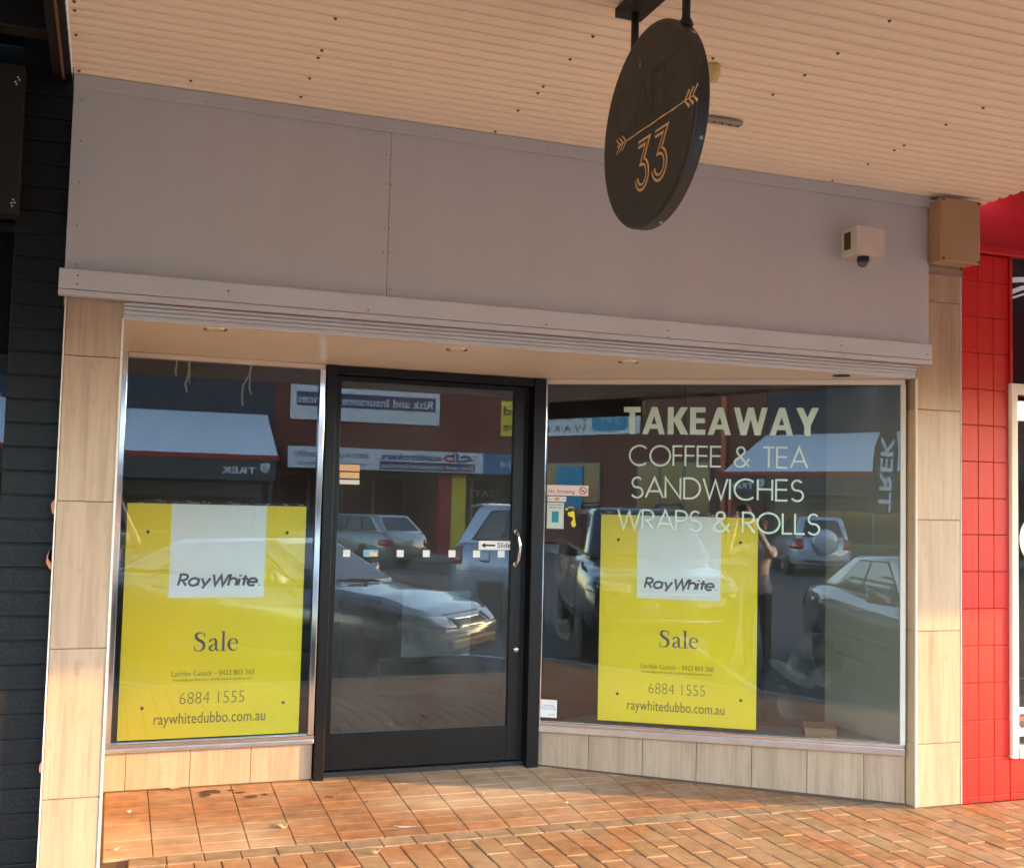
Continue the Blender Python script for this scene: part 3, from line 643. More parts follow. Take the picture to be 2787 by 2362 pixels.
# ================================================================== posters behind the glass
def poster(fr, corners, w, lab):
    P = [fr.px(x, y, True, w) for x, y in corners]                       # top-left, top-right, bottom-right, bottom-left
    u0 = (P[0][0]+P[3][0])/2; u1 = (P[1][0]+P[2][0])/2; v1 = (P[0][1]+P[1][1])/2; v0 = (P[2][1]+P[3][1])/2
    W_, H_ = u1-u0, v1-v0
    f2 = Frame(fr.p(u0, v0, w), fr.U)
    X = lambda t: t*W_
    Yv = lambda t: (1-t)*H_
    o = tag(f2.rect(0, W_, 0, H_, -.005, 0).build('sale_poster', 'poster_yellow'), lab, 'poster')
    f2.rect(X(.24), X(.77), Yv(.402), H_-.0005, 0, .0008).build('white_band', 'poster_white', o)
    put_strokes('brand_lettering', 'RayWhite', f2, X(.283), X(.730), Yv(.356), Yv(.298), .0014, .0125, 'ink_plum', o, shear=.22, track=.05)
    MB().add([f2.p(X(.742)+.004*math.cos(a), Yv(.352)+.004+.004*math.sin(a), .0014) for a in [k*.7854 for k in range(8)]], [tuple(range(8))]).build('mark', 'ink_plum', o)
    put_serif('sale_lettering', 'Sale', f2, X(.388), X(.642), Yv(.634), Yv(.549), .001, 'ink_plum', o)
    put_text('agent_line', 'Lachlan Cusack \u2013 0422 803 360', f2, X(.276), X(.733), Yv(.738), Yv(.716), .001, 'ink_olive', o, -.004)
    put_text('email_line', 'lcusack@raywhite.com | lachlancusack.raywhite.com', f2, X(.285), X(.722), Yv(.762), Yv(.747), .001, 'ink_olive', o, -.004)
    put_text('phone_line', '6884 1555', f2, X(.325), X(.682), Yv(.857), Yv(.807), .001, 'ink_olive', o, -.018)
    put_text('web_line', 'raywhitedubbo.com.au', f2, X(.19), X(.805), Yv(.955), Yv(.893), .001, 'ink_olive', o, .002)
    for a, b in ((.115, .122), (.892, .118), (.125, .868), (.905, .866)):
        MB().add([f2.p(X(a)+.009*math.cos(k*.5236), Yv(b)+.009*math.sin(k*.5236), .0007) for k in range(12)], [tuple(range(12))]).build('grommet', 'ink_olive', o)
        MB().add([f2.p(X(a)+.0055*math.cos(k*.5236), Yv(b)+.0055*math.sin(k*.5236), .0013) for k in range(12)], [tuple(range(12))]).build('hole', 'hole', o)
    # torn black tape along the top edge
    rr = random.Random(int(W_*1e4)); mb = MB()
    mb.prism([f2.p(-.01, H_+.0005, -.002), f2.p(W_+.012, H_+.0005, -.002), f2.p(W_+.01, H_+.012, -.002), f2.p(W_*.5, H_+.016, -.002), f2.p(-.006, H_+.013, -.002)], f2.N*.002)
    mb.build('black_tape', 'dark', o)
    mb = MB()
    for k in range(26):
        a = rr.uniform(0, W_); ln = rr.uniform(.008, .03); an = rr.uniform(-.5, .5); b = H_+rr.uniform(.002, .016)
        ribbon(mb, f2, [(a, b), (a+ln*math.cos(an), b+ln*math.sin(an))], rr.uniform(.0012, .003), .001+.0001*k)
    mb.build('torn_tape', 'paper', o)
    return o, f2, W_, H_
poster(RC, [(260, 1021), (626, 1030), (603, 1490), (237, 1503)], -.025, 'yellow Sale poster behind the left window beside the sunlit pilaster')
poster(RW, [(1221, 1046), (1540, 1052), (1537, 1478), (1215, 1467)], -.03, 'yellow Sale poster behind the slanted right window under the takeaway lettering')
# ================================================================== stickers on the glass
DG = Frame((0, YB+.045, 0), (1, 0, 0))            # door glass
def sticker(fr, name, x0, x1, y0, y1, m, label, w=.0042, cat='sticker', group=None, r=0.):
    a = fr.px(x0, (y0+y1)/2); b = fr.px(x1, (y0+y1)/2); v1 = fr.px((x0+x1)/2, y0)[1]; v0 = fr.px((x0+x1)/2, y1)[1]
    o = tag(fr.rect(a[0], b[0], v0, v1, w, w+.001).build(name, m, bevel=r), label, cat, group)
    return o, (a[0], b[0], v0, v1)
for i, x in enumerate((704, 813, 866, 918, 968, 1018)):
    nm = ['leftmost white square safety dot on the door glass', 'white square safety dot just right of the blue picture sticker on the door', 'third white square safety dot from the left on the door glass', 'third white square safety dot from the right on the door glass', 'white square safety dot under the arrow of the slide sticker', 'rightmost white square safety dot beside the door handle'][i]
    sticker(DG, 'safety_dot', x-7, x+7, 1117+.3*i, 1131+.3*i, 'vinyl_white', nm, group='safety dots across the door glass')
o, b = sticker(DG, 'picture_sticker', 738, 768, 1117, 1131, 'sticker_blue', 'small blue and orange picture sticker in the row of dots on the door')
DG.rect(b[0]+(b[1]-b[0])*.45, b[1]-.006, b[2]+.006, b[3]-.012, .0054, .006).build('print', 'pale_orange', o)
o, b = sticker(DG, 'slide_sticker', 972, 1039, 1099, 1117, 'plain_white', 'white slide sticker with black arrow beside the door handle')
h = b[3]-b[2]; wd = b[1]-b[0]; cv = (b[2]+b[3])/2
put_text('lettering', 'Slide', DG, b[0]+wd*.565, b[1]-wd*.02, cv-h*.27, cv+h*.33, .0056, 'ink_black', o, .008)
DG.poly([(b[0]+wd*.08, cv), (b[0]+wd*.2, cv+h*.3), (b[0]+wd*.2, cv+h*.1), (b[0]+wd*.5, cv+h*.1), (b[0]+wd*.5, cv-h*.1), (b[0]+wd*.2, cv-h*.1), (b[0]+wd*.2, cv-h*.3)], .0053, .0058).build('arrow', 'ink_black', o)
sticker(DG, 'door_strip', 690, 731, 944, 957, 'pale_orange', 'upper of two orange strips at the left edge of the door glass')  # flat coloured strips, two orange and one white, on the door glass
sticker(DG, 'door_strip', 690, 730, 959.5, 972, 'pale_orange', 'lower of two orange strips at the left edge of the door glass')
sticker(DG, 'door_strip', 690, 730, 975, 984, 'plain_white', 'white strip under the two orange ones at the left edge of the door glass')
sticker(DG, 'notice_sheet', 818, 957, 1201, 1334, 'film', 'square translucent notice sheet on the lower door glass', w=-.012, cat='notice')
# right window stickers
o, b = sticker(RW, 'no_smoking_sticker', 1112, 1196, 986, 1007, 'sticker_pink', 'no smoking sticker at the left edge of the slanted right window')
h = b[3]-b[2]; wd = b[1]-b[0]
put_text('lettering', 'No Smoking', RW, b[0]+wd*.04, b[0]+wd*.67, b[2]+h*.1, b[2]+h*.58, .0056, 'ink_red', o, .006)
mb = MB(); cu, cv = b[0]+wd*.87, (b[2]+b[3])/2; r = h*.34
ribbon(mb, RW, [(cu+r*math.cos(k*.2618), cv+r*math.sin(k*.2618)) for k in range(25)], h*.08, .0055, True)
ribbon(mb, RW, [(cu-r*.7, cv+r*.7), (cu+r*.7, cv-r*.7)], h*.08, .0058)
ribbon(mb, RW, [(cu-r*.6, cv-r*.1), (cu+r*.5, cv-r*.1)], h*.10, .0061)
mb.build('no_smoking_symbol', 'ink_red', o)
o, b = sticker(RW, 'card_sticker', 1113, 1151, 1008.5, 1019, 'plain_white', 'tiny white payment card sticker under the no smoking sticker')
h = b[3]-b[2]; wd = b[1]-b[0]
RW.rect(b[0]+wd*.38, b[0]+wd*.64, b[2]+h*.22, b[2]+h*.78, .0053, .0058).build('card_print', 'card_orange', o)
put_text('lettering', 'eftpos', RW, b[0]+wd*.06, b[0]+wd*.32, b[2]+h*.3, b[2]+h*.65, .0055, 'ink_black', o)
put_text('lettering', 'VISA', RW, b[0]+wd*.72, b[0]+wd*.95, b[2]+h*.35, b[2]+h*.62, .0055, 'ink_black', o)
o, b = sticker(RW, 'welcome_sticker', 1112, 1146, 1021, 1074, 'sticker_mint', 'pale green welcome sticker with teal square on the right window')
h = b[3]-b[2]; wd = b[1]-b[0]
RW.rect(b[0]+wd*.28, b[0]+wd*.7, b[2]+h*.24, b[2]+h*.66, .0053, .0058).build('teal_square', 'sticker_teal', o)
put_text('lettering', 'Breastfeeding', RW, b[0]+wd*.09, b[0]+wd*.91, b[2]+h*.87, b[2]+h*.945, .0055, 'ink_black', o)
put_text('lettering', 'welcome here', RW, b[0]+wd*.09, b[0]+wd*.91, b[2]+h*.785, b[2]+h*.85, .0055, 'ink_black', o)
# yellow footprint, black outlined
def foot_outline(g):
    base = [(.50, .72), (.66, .80), (.80, .74), (.84, .58), (.88, .40), (.94, .22), (.99, .08), (.86, .05), (.74, .0), (.62, .06), (.54, .16), (.52, .26), (.66, .32), (.68, .42), (.62, .50), (.44, .50), (.26, .56), (.18, .64), (.24, .70), (.40, .74)]
    c = (.62, .42); return [(c[0]+(x-c[0])*g, c[1]+(y-c[1])*g) for x, y in base]
fu0, fv0 = RW.px(1149, 1071); fu1, fv1 = RW.px(1172, 1029)
F_ = lambda pts: [(fu0+x*(fu1-fu0), fv0+y*(fv1-fv0)) for x, y in pts]
ft = tag(RW.poly(F_(foot_outline(1.13)), .004, .0046).build('footprint_sticker', 'foot_black'), 'yellow bare footprint sticker with black outline on the right window', 'sticker')
RW.poly(F_(foot_outline(1.0)), .0047, .0053).build('sole', 'foot_yellow', ft)
for cx, cy, r in ((.10, .86, .11), (.31, .94, .065), (.47, .96, .065), (.62, .95, .06), (.75, .89, .055)):
    q = F_([(cx, cy)])[0]; s_u = (fu1-fu0)
    RW.poly(disc_pts(q[0], q[1], r*s_u*1.25, 14), .0040, .0045).build('toe_outline', 'foot_black', ft)
    RW.poly(disc_pts(q[0], q[1], r*s_u, 14), .0047, .0053).build('toe', 'foot_yellow', ft)
o, b = sticker(RW, 'warning_sticker', 1099, 1132, 1421, 1457, 'plain_white', 'small white and pink security warning sticker in the bottom left corner of the right window')
h = b[3]-b[2]; wd = b[1]-b[0]
put_text('lettering', 'WARNING', RW, b[0]+wd*.06, b[0]+wd*.94, b[2]+h*.83, b[2]+h*.94, .0055, 'sticker_pink', o, .01)
for k, s in enumerate(('These Premises', 'are protected by an', 'electronic intruder')):
    put_text('lettering', s, RW, b[0]+wd*(.14 if k == 0 else .05), b[0]+wd*(.86 if k == 0 else .95), b[2]+h*(.66-.1*k), b[2]+h*(.735-.1*k), .0055, 'ink_black', o)
put_text('lettering', 'security', RW, b[0]+wd*.45, b[0]+wd*.9, b[2]+h*.12, b[2]+h*.22, .0055, 'ink_black', o)
# smears of wash on the right pane
def blob(fr, pts, nm, w):
    P = [fr.px(x, y) for x, y in pts]; n = len(P); out = []
    for i in range(n):                        # smooth the outline
        for k in range(4):
            t = k/4; p0, p1, p2, p3 = P[i-1], P[i], P[(i+1) % n], P[(i+2) % n]
            out.append(tuple(.5*((2*p1[j])+(-p0[j]+p2[j])*t+(2*p0[j]-5*p1[j]+4*p2[j]-p3[j])*t*t+(-p0[j]+3*p1[j]-3*p2[j]+p3[j])*t**3) for j in (0, 1)))
    return MB().add([fr.p(u, v, w) for u, v in out], [tuple(range(len(out)))]).build(nm, 'smear', wr)
blob(RW, [(1600, 1345), (1635, 1290), (1660, 1285), (1685, 1300), (1690, 1350), (1680, 1395), (1650, 1385), (1610, 1370)], 'wash_smear', .0035)
blob(RW, [(1562, 1345), (1580, 1340), (1640, 1370), (1660, 1385), (1645, 1398), (1600, 1380)], 'wash_smear', .0038)
blob(RW, [(1580, 1400), (1600, 1395), (1612, 1430), (1622, 1450), (1605, 1468), (1585, 1450)], 'wash_smear', .0041)
blob(RW, [(1128, 1262), (1150, 1258), (1158, 1275), (1155, 1300), (1135, 1290)], 'wash_smear', .0036)
blob(RW, [(1128, 1100), (1150, 1095), (1148, 1170), (1130, 1175)], 'wash_smear', .0039)
# ================================================================== hanging round sign
SX = 1.83; DF = Frame((SX-.028, -1.687, 2.813), (0, -1, 0))
hs = tag(MB().lathe([(.331, .0), (.335, .003), (.335, .041), (.331, .044)], (SX+.016, -1.687, 2.813), (-1, 0, 0), 72).build('hanging_sign', 'sign_rim', None, False, .002), 'round black hanging sign with gold arrow and number 33 under the awning', 'sign')
MB().add([DF.p(.324*math.cos(k*math.pi/36), .324*math.sin(k*math.pi/36), .0012) for k in range(72)], [tuple(range(72))]).build('face', 'sign_black', hs)
for u, zt in ((-.157, 3.303), (.205, 3.303)):
    v = math.sqrt(.335**2-u*u); MB().tube([DF.p(u, v-.008, -.028), DF.p(u, zt-2.813, -.028)], .0135, 12).build('rod', 'black_timber', hs, True)
    MB().lathe([(.024, 0), (.016, .02)], DF.p(u, v-.006, -.028), (0, 0, 1), 12).build('collar', 'black_timber', hs, True)
MB().box(SX-.05, SX+.05, -1.94, -1.47, 3.262, 3.296).build('bracket', 'black_timber', hs, bevel=.003)
for a in (.7, 2.2, -.4, -1.4): MB().lathe([(.007, 0), (.005, .004)], DF.O+DF.N*-.028+(DF.U*math.cos(a)+DF.V*math.sin(a))*.335, DF.U*math.cos(a)+DF.V*math.sin(a), 8).build('rim_screw', 'steel_dull', hs)
put_strokes('ghost_lettering', 'CAFE', DF, -.235, .20, .015, .175, .0018, .016, 'sign_ghost', hs, track=.06)
fs = DF.px; sg = lambda x, y: DF.px(1640+x/2.755, y/2.755, False, .002)
mb = MB(); a0, a1 = sg(110, 1110), sg(690, 705)
ribbon(mb, DF, [(a0[0]+(a1[0]-a0[0])*t, (a0[1]+a1[1])/2+.0008*math.sin(t*23)) for t in [k/16 for k in range(17)]], [.004+.0018*math.sin(k*2.7) for k in range(17)], .0022)
va = (a0[1]+a1[1])/2
for k in range(3):
    for s in (-1, 1):
        x = a0[0]-.006+.024*k; ribbon(mb, DF, [(x+.028, va+s*.002), (x, va+s*.026)], [.006, .004], .0026+.0003*k+.00015*s)
        x = a1[0]-.058+.026*k; ribbon(mb, DF, [(x, va+s*.002), (x+.028, va+s*.026)], [.005, .011], .0026+.0003*k+.00015*s)
mb.build('arrow', 'gold', hs)
for (xa, xb) in ((245, 352), (368, 487)):
    u0 = sg(xa, 1250)[0]; u1 = sg(xb, 1150)[0]; v0 = sg(290, 1437)[1]; v1 = sg(300, 1045)[1]
    for off, wdt, m, w in ((0., .026, 'gold', .0022), (0., .0105, 'gold_red', .0036), (0., .0062, 'sign_black', .0042)):
        e = (.026-wdt)/2; put_strokes('number', '3', DF, u0+e, u1-e, v0+e, v1-e, w, wdt, m, hs)
MB().prism([DF.p(-.055, .215, .0015), DF.p(-.052, .215, .0015), DF.p(-.053, .24, .0015)], DF.N*.0006).build('scratch', 'paper', hs)
# ================================================================== things on the fascia
# junction box
jb = tag(MB().box(4.365, 4.62, -.105, -.027, 2.935, 3.276).build('junction_box', 'box_brown', None, False, .006), 'brown plastic junction box at the right end of the grey fascia', 'box')
MB().box(4.360, 4.625, -.138, -.106, 2.930, 3.281).build('lid', 'box_brown', jb, bevel=.008)
for x in (4.372, 4.613):
    for z in (2.943, 3.268): MB().lathe([(.009, 0), (.009, .004), (.005, .004), (.004, .001)], (x, -.1382, z), (0, -1, 0), 12).build('lid_screw', 'rust', jb)
MB().box(4.363, 4.622, -.0265, -.02, 2.937, 3.275).build('back_plate', 'box_brown', jb)
# camera / siren housing
ch = tag(MB().box(3.790, 3.970, -.165, -.027, 2.903, 3.055).build('camera_housing', 'housing_white', None, False, .004), 'weathered white sensor box with purple dome on the grey fascia', 'security camera')
vt = MB().box(3.7865, 3.7895, -.115, -.065, 2.94, 3.03).build('vent', 'dark', ch)
for k in range(8): MB().box(3.7845, 3.7865, -.113, -.067, 2.944+.011*k, 2.948+.011*k).build('louvre', 'rust', vt)
MB().lathe([(.030, 0), (.032, -.02), (.031, -.024)], (3.865, -.12, 2.9025), (0, 0, 1), 24).build('dome_collar', 'dark', ch, True)
MB().lathe([(.0305, 0), (.028, -.018), (.015, -.028), (.002, -.031)], (3.865, -.12, 2.8785), (0, 0, 1), 24).build('dome', 'lens_purple', ch, True)
# ================================================================== awning over the footpath
aw = tag(empty('awning'), 'cream corrugated awning ceiling over the shopfront with scattered rusty screws', 'awning')
def corr(x0, x1, y0, y1, z, name, m, parent, amp=.007, pitch=.076):
    prof = [0, .045, .09, .2, .35, .5, .65, .8, .91, .955]; ys = [y0]
    k0 = math.floor(y0/pitch); ys += [(k+t)*pitch for k in range(k0, math.ceil(y1/pitch)+1) for t in prof if y0+1e-5 < (k+t)*pitch < y1-1e-5]+[y1]
    n = len(ys)-1; vs = []
    for y in ys:                                          # broad shallow pans with a narrow groove between
        t = (y/pitch) % 1; t = min(t, 1-t); zz = z+(.018*(1-t/.09) if t < .09 else -amp*math.sin(math.pi*(t-.09)/.82))
        vs += [(x0, y, zz), (x1, y, zz)]
    m2 = len(vs); vs2 = [(a, b, c+.0012) for a, b, c in vs]
    fs_ = [(2*i, 2*i+1, 2*i+3, 2*i+2) for i in range(n)]; fs_ += [tuple(j+m2 for j in f[::-1]) for f in fs_]
    fs_ += [(2*i, 2*i+2, m2+2*i+2, m2+2*i) for i in range(n)]+[(2*i+1, m2+2*i+1, m2+2*i+3, 2*i+3) for i in range(n)]
    o = MB().add(vs+vs2, fs_).build(name, m, parent)
    return o
sh = []
for k in range(5):
    y1 = .02-.684*k; y0 = y1-.70
    sh.append(corr(-.015+.003*k, 4.745-.002*k, max(y0, -3.18), y1, 3.311-.0016*(k % 2), 'ceiling_sheet', 'ceiling_cream', aw))
scw = MB().lathe([(.0072, .0), (.0072, -.002), (.0045, -.0025), (.0045, -.006), (.002, -.007)], (0, 0, 0), (0, 0, 1), 8).mesh('screw', 'rust')
pts = [(447/2.205, 36/2.205), (450/2.205, 88/2.205), (457/2.205, 227/2.205), (472/2.205, 408/2.205), (2016/2.205, 107/2.205), (1938/2.205, 291/2.205), (1916/2.205, 335/2.205), (1861/2.205, 465/2.205), (1797/2.205, 601/2.205), (1147/2.205, 475/2.205)]
pts += [(930+x/2.205, y/2.205) for x, y in ((1672, 52), (1518, 211), (1378, 352), (1217, 515), (1175, 562), (1066, 657), (934, 779))]
pts += [(1860+x/2.205, y/2.205) for x, y in ((1231, 131), (932, 319), (738, 447), (551, 561), (1806, 645), (1593, 742), (1331, 871), (1273, 900), (1102, 989), (884, 1090), (177, 352))]
for x, y in pts:
    p = onZ(x, y, 3.302, False)
    y_ = round(p.y/.076)*.076                                     # screws sit in the low flutes
    o = inst('screw', scw, sh[min(4, max(0, int((.02-p.y)/.684)))], (p.x, y_, 3.3035))
def awn_box(*a, nm='beam', m='board_grey', par=aw):
    o = MB().box(*a).build(nm, m, par, bevel=.003); return o
awn_box(-.012, 4.75, -3.24, -3.185, 2.66, 3.36, nm='front_fascia')
awn_box(-.012, 4.75, -3.38, -3.245, 3.28, 3.40, nm='gutter')
# fittings behind the sign
lt = tag(MB().lathe([(.030, 0), (.032, -.03), (.020, -.062), (.004, -.066)], onZ(1448, 133, 3.302)+Vector((0, 0, -.001)), (0, 0, 1), 16).build('ceiling_lamp', 'lamp_yellow', None, True), 'small yellowed lamp fitting on the awning ceiling half behind the round sign', 'lamp')
pa, pb = onZ(1441, 238, 3.30), onZ(1512, 245, 3.30)
br = tag(MB().box(pa.x-.02, pb.x, pa.y-.022, pa.y+.022, 3.278, 3.301).build('steel_bracket', 'steel_dull', None, False, .006), 'rusty steel bracket fixed to the awning ceiling right of the round sign', 'bracket')
for k in range(4): MB().lathe([(.006, 0), (.004, -.006)], (pa.x+.02+.05*k*(pb.x-pa.x)/.2, pa.y-.01, 3.2775), (0, 0, 1), 8).build('bolt', 'rust', br)
# ================================================================== black shop on the left
bk = tag(empty('black_shop'), 'black painted shop on the left with dark brick pier and black sign board', 'building')
pier = MB().box(-.215, -.004, .064, .40, 0, 3.6).build('pier', 'black_mortar', bk)
for k in range(34):
    z0 = -.0225+.0985*k; rr = random.Random(k)
    o = MB().box(-.1055, .1055, -.009, .012, .0025, .0955).build('block', 'black_block', pier, bevel=.004)
    o.location = (-.1085, .0635+rr.uniform(-.003, .003), z0); o.rotation_euler = (rr.uniform(-.012, .012), 0, rr.uniform(-.008, .008))
MB().box(-9, -.216, .30, .5, 0, 5.0).build('wall', 'black_timber', bk)
wnd = MB().box(-2.6, -.217, .10, .14, .62, .66).build('window', 'black_frame', bk)
MB().box(-2.6, -.217, .10, .14, 2.05, 2.12).build('transom', 'black_frame', wnd)
MB().box(-2.6, -.217, .117, .123, .66, 2.05).build('pane', 'neighbour_glass', wnd)
MB().box(-2.6, -.217, .117, .123, 2.12, 2.68).build('pane', 'neighbour_glass', wnd)
MB().box(-2.6, -.24, .16, .18, 1.45, 1.98).build('window_poster', 'poster_white', wnd)
MB().box(-2.6, -.216, .09, .30, 0, .62).build('stall_riser', 'black_block', bk)
sb_ = MB().box(-2.6, -.196, -.06, .05, 2.685, 3.30).build('sign_board', 'black_timber', bk, bevel=.004)
for x, z in ((-.216, 3.235), (-.222, 3.245), (-.23, 3.225), (-.226, 3.215), (-.21, 2.73), (-.216, 2.742), (-.222, 2.727), (-.219, 2.715)):
    MB().lathe([(.004, 0), (.003, .002)], (x, -.0602, z), (0, -1, 0), 8).build('paint_fleck', 'paper', sb_)
ba = tag(empty('black_awning'), 'black painted awning ceiling with beams on the left', 'awning')
MB().box(-9, -.10, -3.3, .28, 3.50, 3.54).build('ceiling_board', 'black_timber', ba)
for y in (-.25, -1.2, -2.2): MB().box(-9, -.1, y-.05, y+.05, 3.36, 3.499).build('joist', 'black_timber', ba, bevel=.004)
MB().box(-.098, -.022, -3.3, .05, 3.302, 3.53).build('edge_beam', 'black_timber', ba, bevel=.004)
MB().box(-.060, -.05, -3.3, .02, 3.290, 3.3015).build('edge_bead', 'rust', ba)
MB().box(-9, -.02, -3.36, -3.305, 2.52, 3.55).build('front_fascia', 'black_timber', ba)
# ================================================================== red shop on the right
rd = tag(empty('red_shop'), 'bright red tiled shop on the right with cream window frame', 'building')
rp = MB().box(4.6165, 4.953, .014, .4, 0, 3.03).build('pier', 'red_grout', rd)
cx = [4.619, 4.734, 4.842, 4.951]; RZ = [-.001, .036]+[.038+.2027*k for k in range(1, 15)]+[3.03]
for i in range(3):
    for j in range(len(RZ)-1):
        z0, z1 = RZ[j], RZ[j+1]
        o = MB().box(-(cx[i+1]-cx[i])/2+.0018, (cx[i+1]-cx[i])/2-.0018, 0, .014, .0018, z1-z0-.0018).build('tile', 'red_tile', rp, bevel=.002)
        rr = random.Random(i*50+j); o.location = ((cx[i]+cx[i+1])/2, -.001+rr.uniform(0, .001), z0); o.rotation_euler = (rr.uniform(-.004, .004), 0, rr.uniform(-.004, .004))
# low wall under the window continues the tiles
lw = MB().box(4.954, 7.4, .014, .4, 0, .226).build('stall_riser', 'red_grout', rd)
for i in range(20):
    for z0, z1 in ((-.001, .036), (.036, .226)):
        o = MB().box(.0018, .1067, 0, .014, .0018, z1-z0-.0018).build('tile', 'red_tile', lw, bevel=.002); o.location = (4.953+.1083*i, -.001, z0)
MB().box(4.6165, 17, .02, .5, 3.034, 5.4).build('upper_wall', 'red_paint', rd)
MB().box(4.6165, 5.6, -.03, .0195, 3.035, 3.075).build('ledge', 'red_paint', rd, bevel=.006)
wf = MB().box(4.953, 4.997, -.022, .06, .2275, 2.312).build('window', 'cream_frame', rd, bevel=.004)
MB().box(4.998, 7.4, -.022, .06, 2.252, 2.312).build('head', 'cream_frame', wf, bevel=.004)
MB().box(4.998, 7.4, -.030, .06, .2275, .292).build('sill', 'cream_frame', wf, bevel=.004)
MB().box(4.998, 7.4, .02, .026, .293, 2.251).build('pane', 'neighbour_glass', wf)
MB().box(7.4, 17, .01, .5, 0, 3.03).build('wall', 'red_paint', rd)
MB().box(4.9535, 4.97, -.012, .3, 2.3135, 3.033).build('reveal', 'red_paint', rd)
tp = MB().box(4.971, 7.4, .005, .012, 2.3135, 3.033).build('transom_panel', 'neighbour_dark', rd)
f2 = Frame((0, .004, 0), (1, 0, 0)); mb = MB()
ribbon(mb, f2, [(4.972, 2.905), (5.05, 2.915), (5.4, 2.93)], .03, .0006); ribbon(mb, f2, [(4.972, 2.835), (5.05, 2.865), (5.4, 2.96)], .026, .0010); ribbon(mb, f2, [(4.972, 2.80), (5.1, 2.845), (5.4, 2.99)], .012, .0014)
mb.build('reflection_stripe', 'plain_white', tp)  # pale bands paint a metallic reflection onto the dark panel
# round red and white decal and a warning notice inside the window
f3 = Frame((0, .0185, 0), (1, 0, 0)); cu, cv = f3.px(2112, 1096)
rdc = tag(f3.poly(disc_pts(cu, cv, .145, 40), .0, .0008).build('round_decal', 'vinyl_white'), 'round white and red decal at the right picture edge in the neighbouring window', 'decal')
f3.poly(disc_pts(cu+.01, cv+.01, .112, 40), .0010, .0016).build('red_centre', 'red_tile', rdc)
u0, v1 = f3.px(2063, 1437); _, v0 = f3.px(2063, 1496)
wn = tag(f3.rect(u0, u0+.16, v0, v1, 0, .0008).build('warning_notice', 'plain_white'), 'white security notice with shield in the lower neighbouring window at the right picture edge', 'notice')
put_text('lettering', 'WARNING', f3, u0+.004, u0+.15, v1-.024, v1-.008, .0016, 'ink_black', wn, .01)
f3.poly([(u0+.012, v1-.045), (u0+.05, v1-.035), (u0+.088, v1-.045), (u0+.084, v1-.095), (u0+.05, v1-.12), (u0+.016, v1-.095)], .0010, .0015).build('shield', 'ink_black', wn)
f3.rect(u0+.02, u0+.08, v1-.075, v1-.052, .0017, .002).build('shield_band', 'ink_red', wn)
ra = tag(empty('red_awning'), 'plum corrugated awning of the red shop beyond the cream ceiling', 'awning')
corr(4.86, 17, -3.2, .0, 3.45, 'ceiling_sheet', 'awning_plum', ra)
vs = []
for k in range(61):                                       # turned-down end of a plum sheet at the picture edge
    z = 3.075+.30*k/60; xx = 5.045+.011*math.cos(2*math.pi*z/.076); vs += [(xx, -.20, z), (xx+.5, -.20, z)]
n = len(vs); MB().add(vs+[(x, y+.002, z) for x, y, z in vs], [(2*i, 2*i+1, 2*i+3, 2*i+2) for i in range(60)]+[(n+2*i, n+2*i+2, n+2*i+3, n+2*i+1) for i in range(60)]+[(2*i, 2*i+2, n+2*i+2, n+2*i) for i in range(60)]).build('sheet_end', 'awning_plum', ra, True)
# its unseen front edge is tilted to slant the shadow it casts
def za(x): return 2.655+.0427*(x-8.4)
MB().hexa([(4.78, -3.24, za(4.78)), (17, -3.24, za(17)), (17, -3.19, za(17)), (4.78, -3.19, za(4.78))], [(4.78, -3.24, 3.55), (17, -3.24, 3.55), (17, -3.19, 3.55), (4.78, -3.19, 3.55)]).build('front_fascia', 'red_paint', ra)
MB().box(4.954, 7.4, 2.2, 2.3, 0, 3.03).build('back_wall', 'dark', rd); MB().box(4.8, 4.95, .41, 2.3, 0, 3.03).build('side_wall', 'dark', rd); MB().box(4.8, 7.5, .51, 2.3, 3.04, 3.1).build('shop_ceiling', 'dark', rd)
# unseen row of shops added to block low sky glow from the right
te = tag(empty('sky_block_terrace'), 'added plain row of shops with awnings to the right, out of frame, blocking low sky light', 'building')
MB().box(17.01, 95, .02, 8, -.1, 5.6).build('wall', 'box_brown', te); MB().box(17.01, 95, -3.2, .019, 3.4, 3.46).build('awning', 'ceiling_cream', te); MB().box(17.01, 95, -3.26, -3.205, 2.95, 3.5).build('awning_fascia', 'board_grey', te)
for k in range(12): MB().box(18+6.2*k, 22.5+6.2*k, -.03, .0195, .4, 2.6).build('window', 'neighbour_dark', te)
# ================================================================== the other side of the street (seen in the glass)
mat('far_navy', (.022, .028, .05), .6); mat('far_zinc', (.66, .72, .80), .45, var=.1, scale=.4); mat('far_red', (.34, .02, .018), .5)
mat('far_slate', (.035, .045, .055), .5); mat('far_brown', (.16, .042, .03), .8, var=.12, scale=1.5); mat('far_brick', (.17, .065, .045), .85, var=.3, scale=6, stretch=(.5, .5, 3))
mat('far_white', (.62, .66, .72), .5); mat('far_purple', (.05, .04, .13), .5); mat('far_blue', (.04, .16, .33), .5); mat('far_sky', (.02, .26, .46), .5)
mat('far_yellow', (.72, .56, .02), .5); mat('far_grey', (.2, .2, .2), .7); mat('far_glass', (.015, .017, .02), .06, spec=.8); mat('far_orange', (.55, .13, .04), .6)
mat('far_ink', (.03, .03, .045), .6); mat('far_inkred', (.40, .03, .03), .5)
FF = lambda Y: Frame((0, Y, 0), (-1, 0, 0))         # faces us: u = -X
def frect(Y, x0, x1, z0, z1, nm, m, par, t=.05): return FF(Y).rect(-x1, -x0, z0, z1, 0, t).build(nm, m, par)
def ftext(s, Y, x0, x1, z0, z1, m, par, weight=.01, spacing=1., nm='lettering'): return put_text(nm, s, FF(Y), -x1, -x0, z0, z1, .004, m, par, weight, spacing)
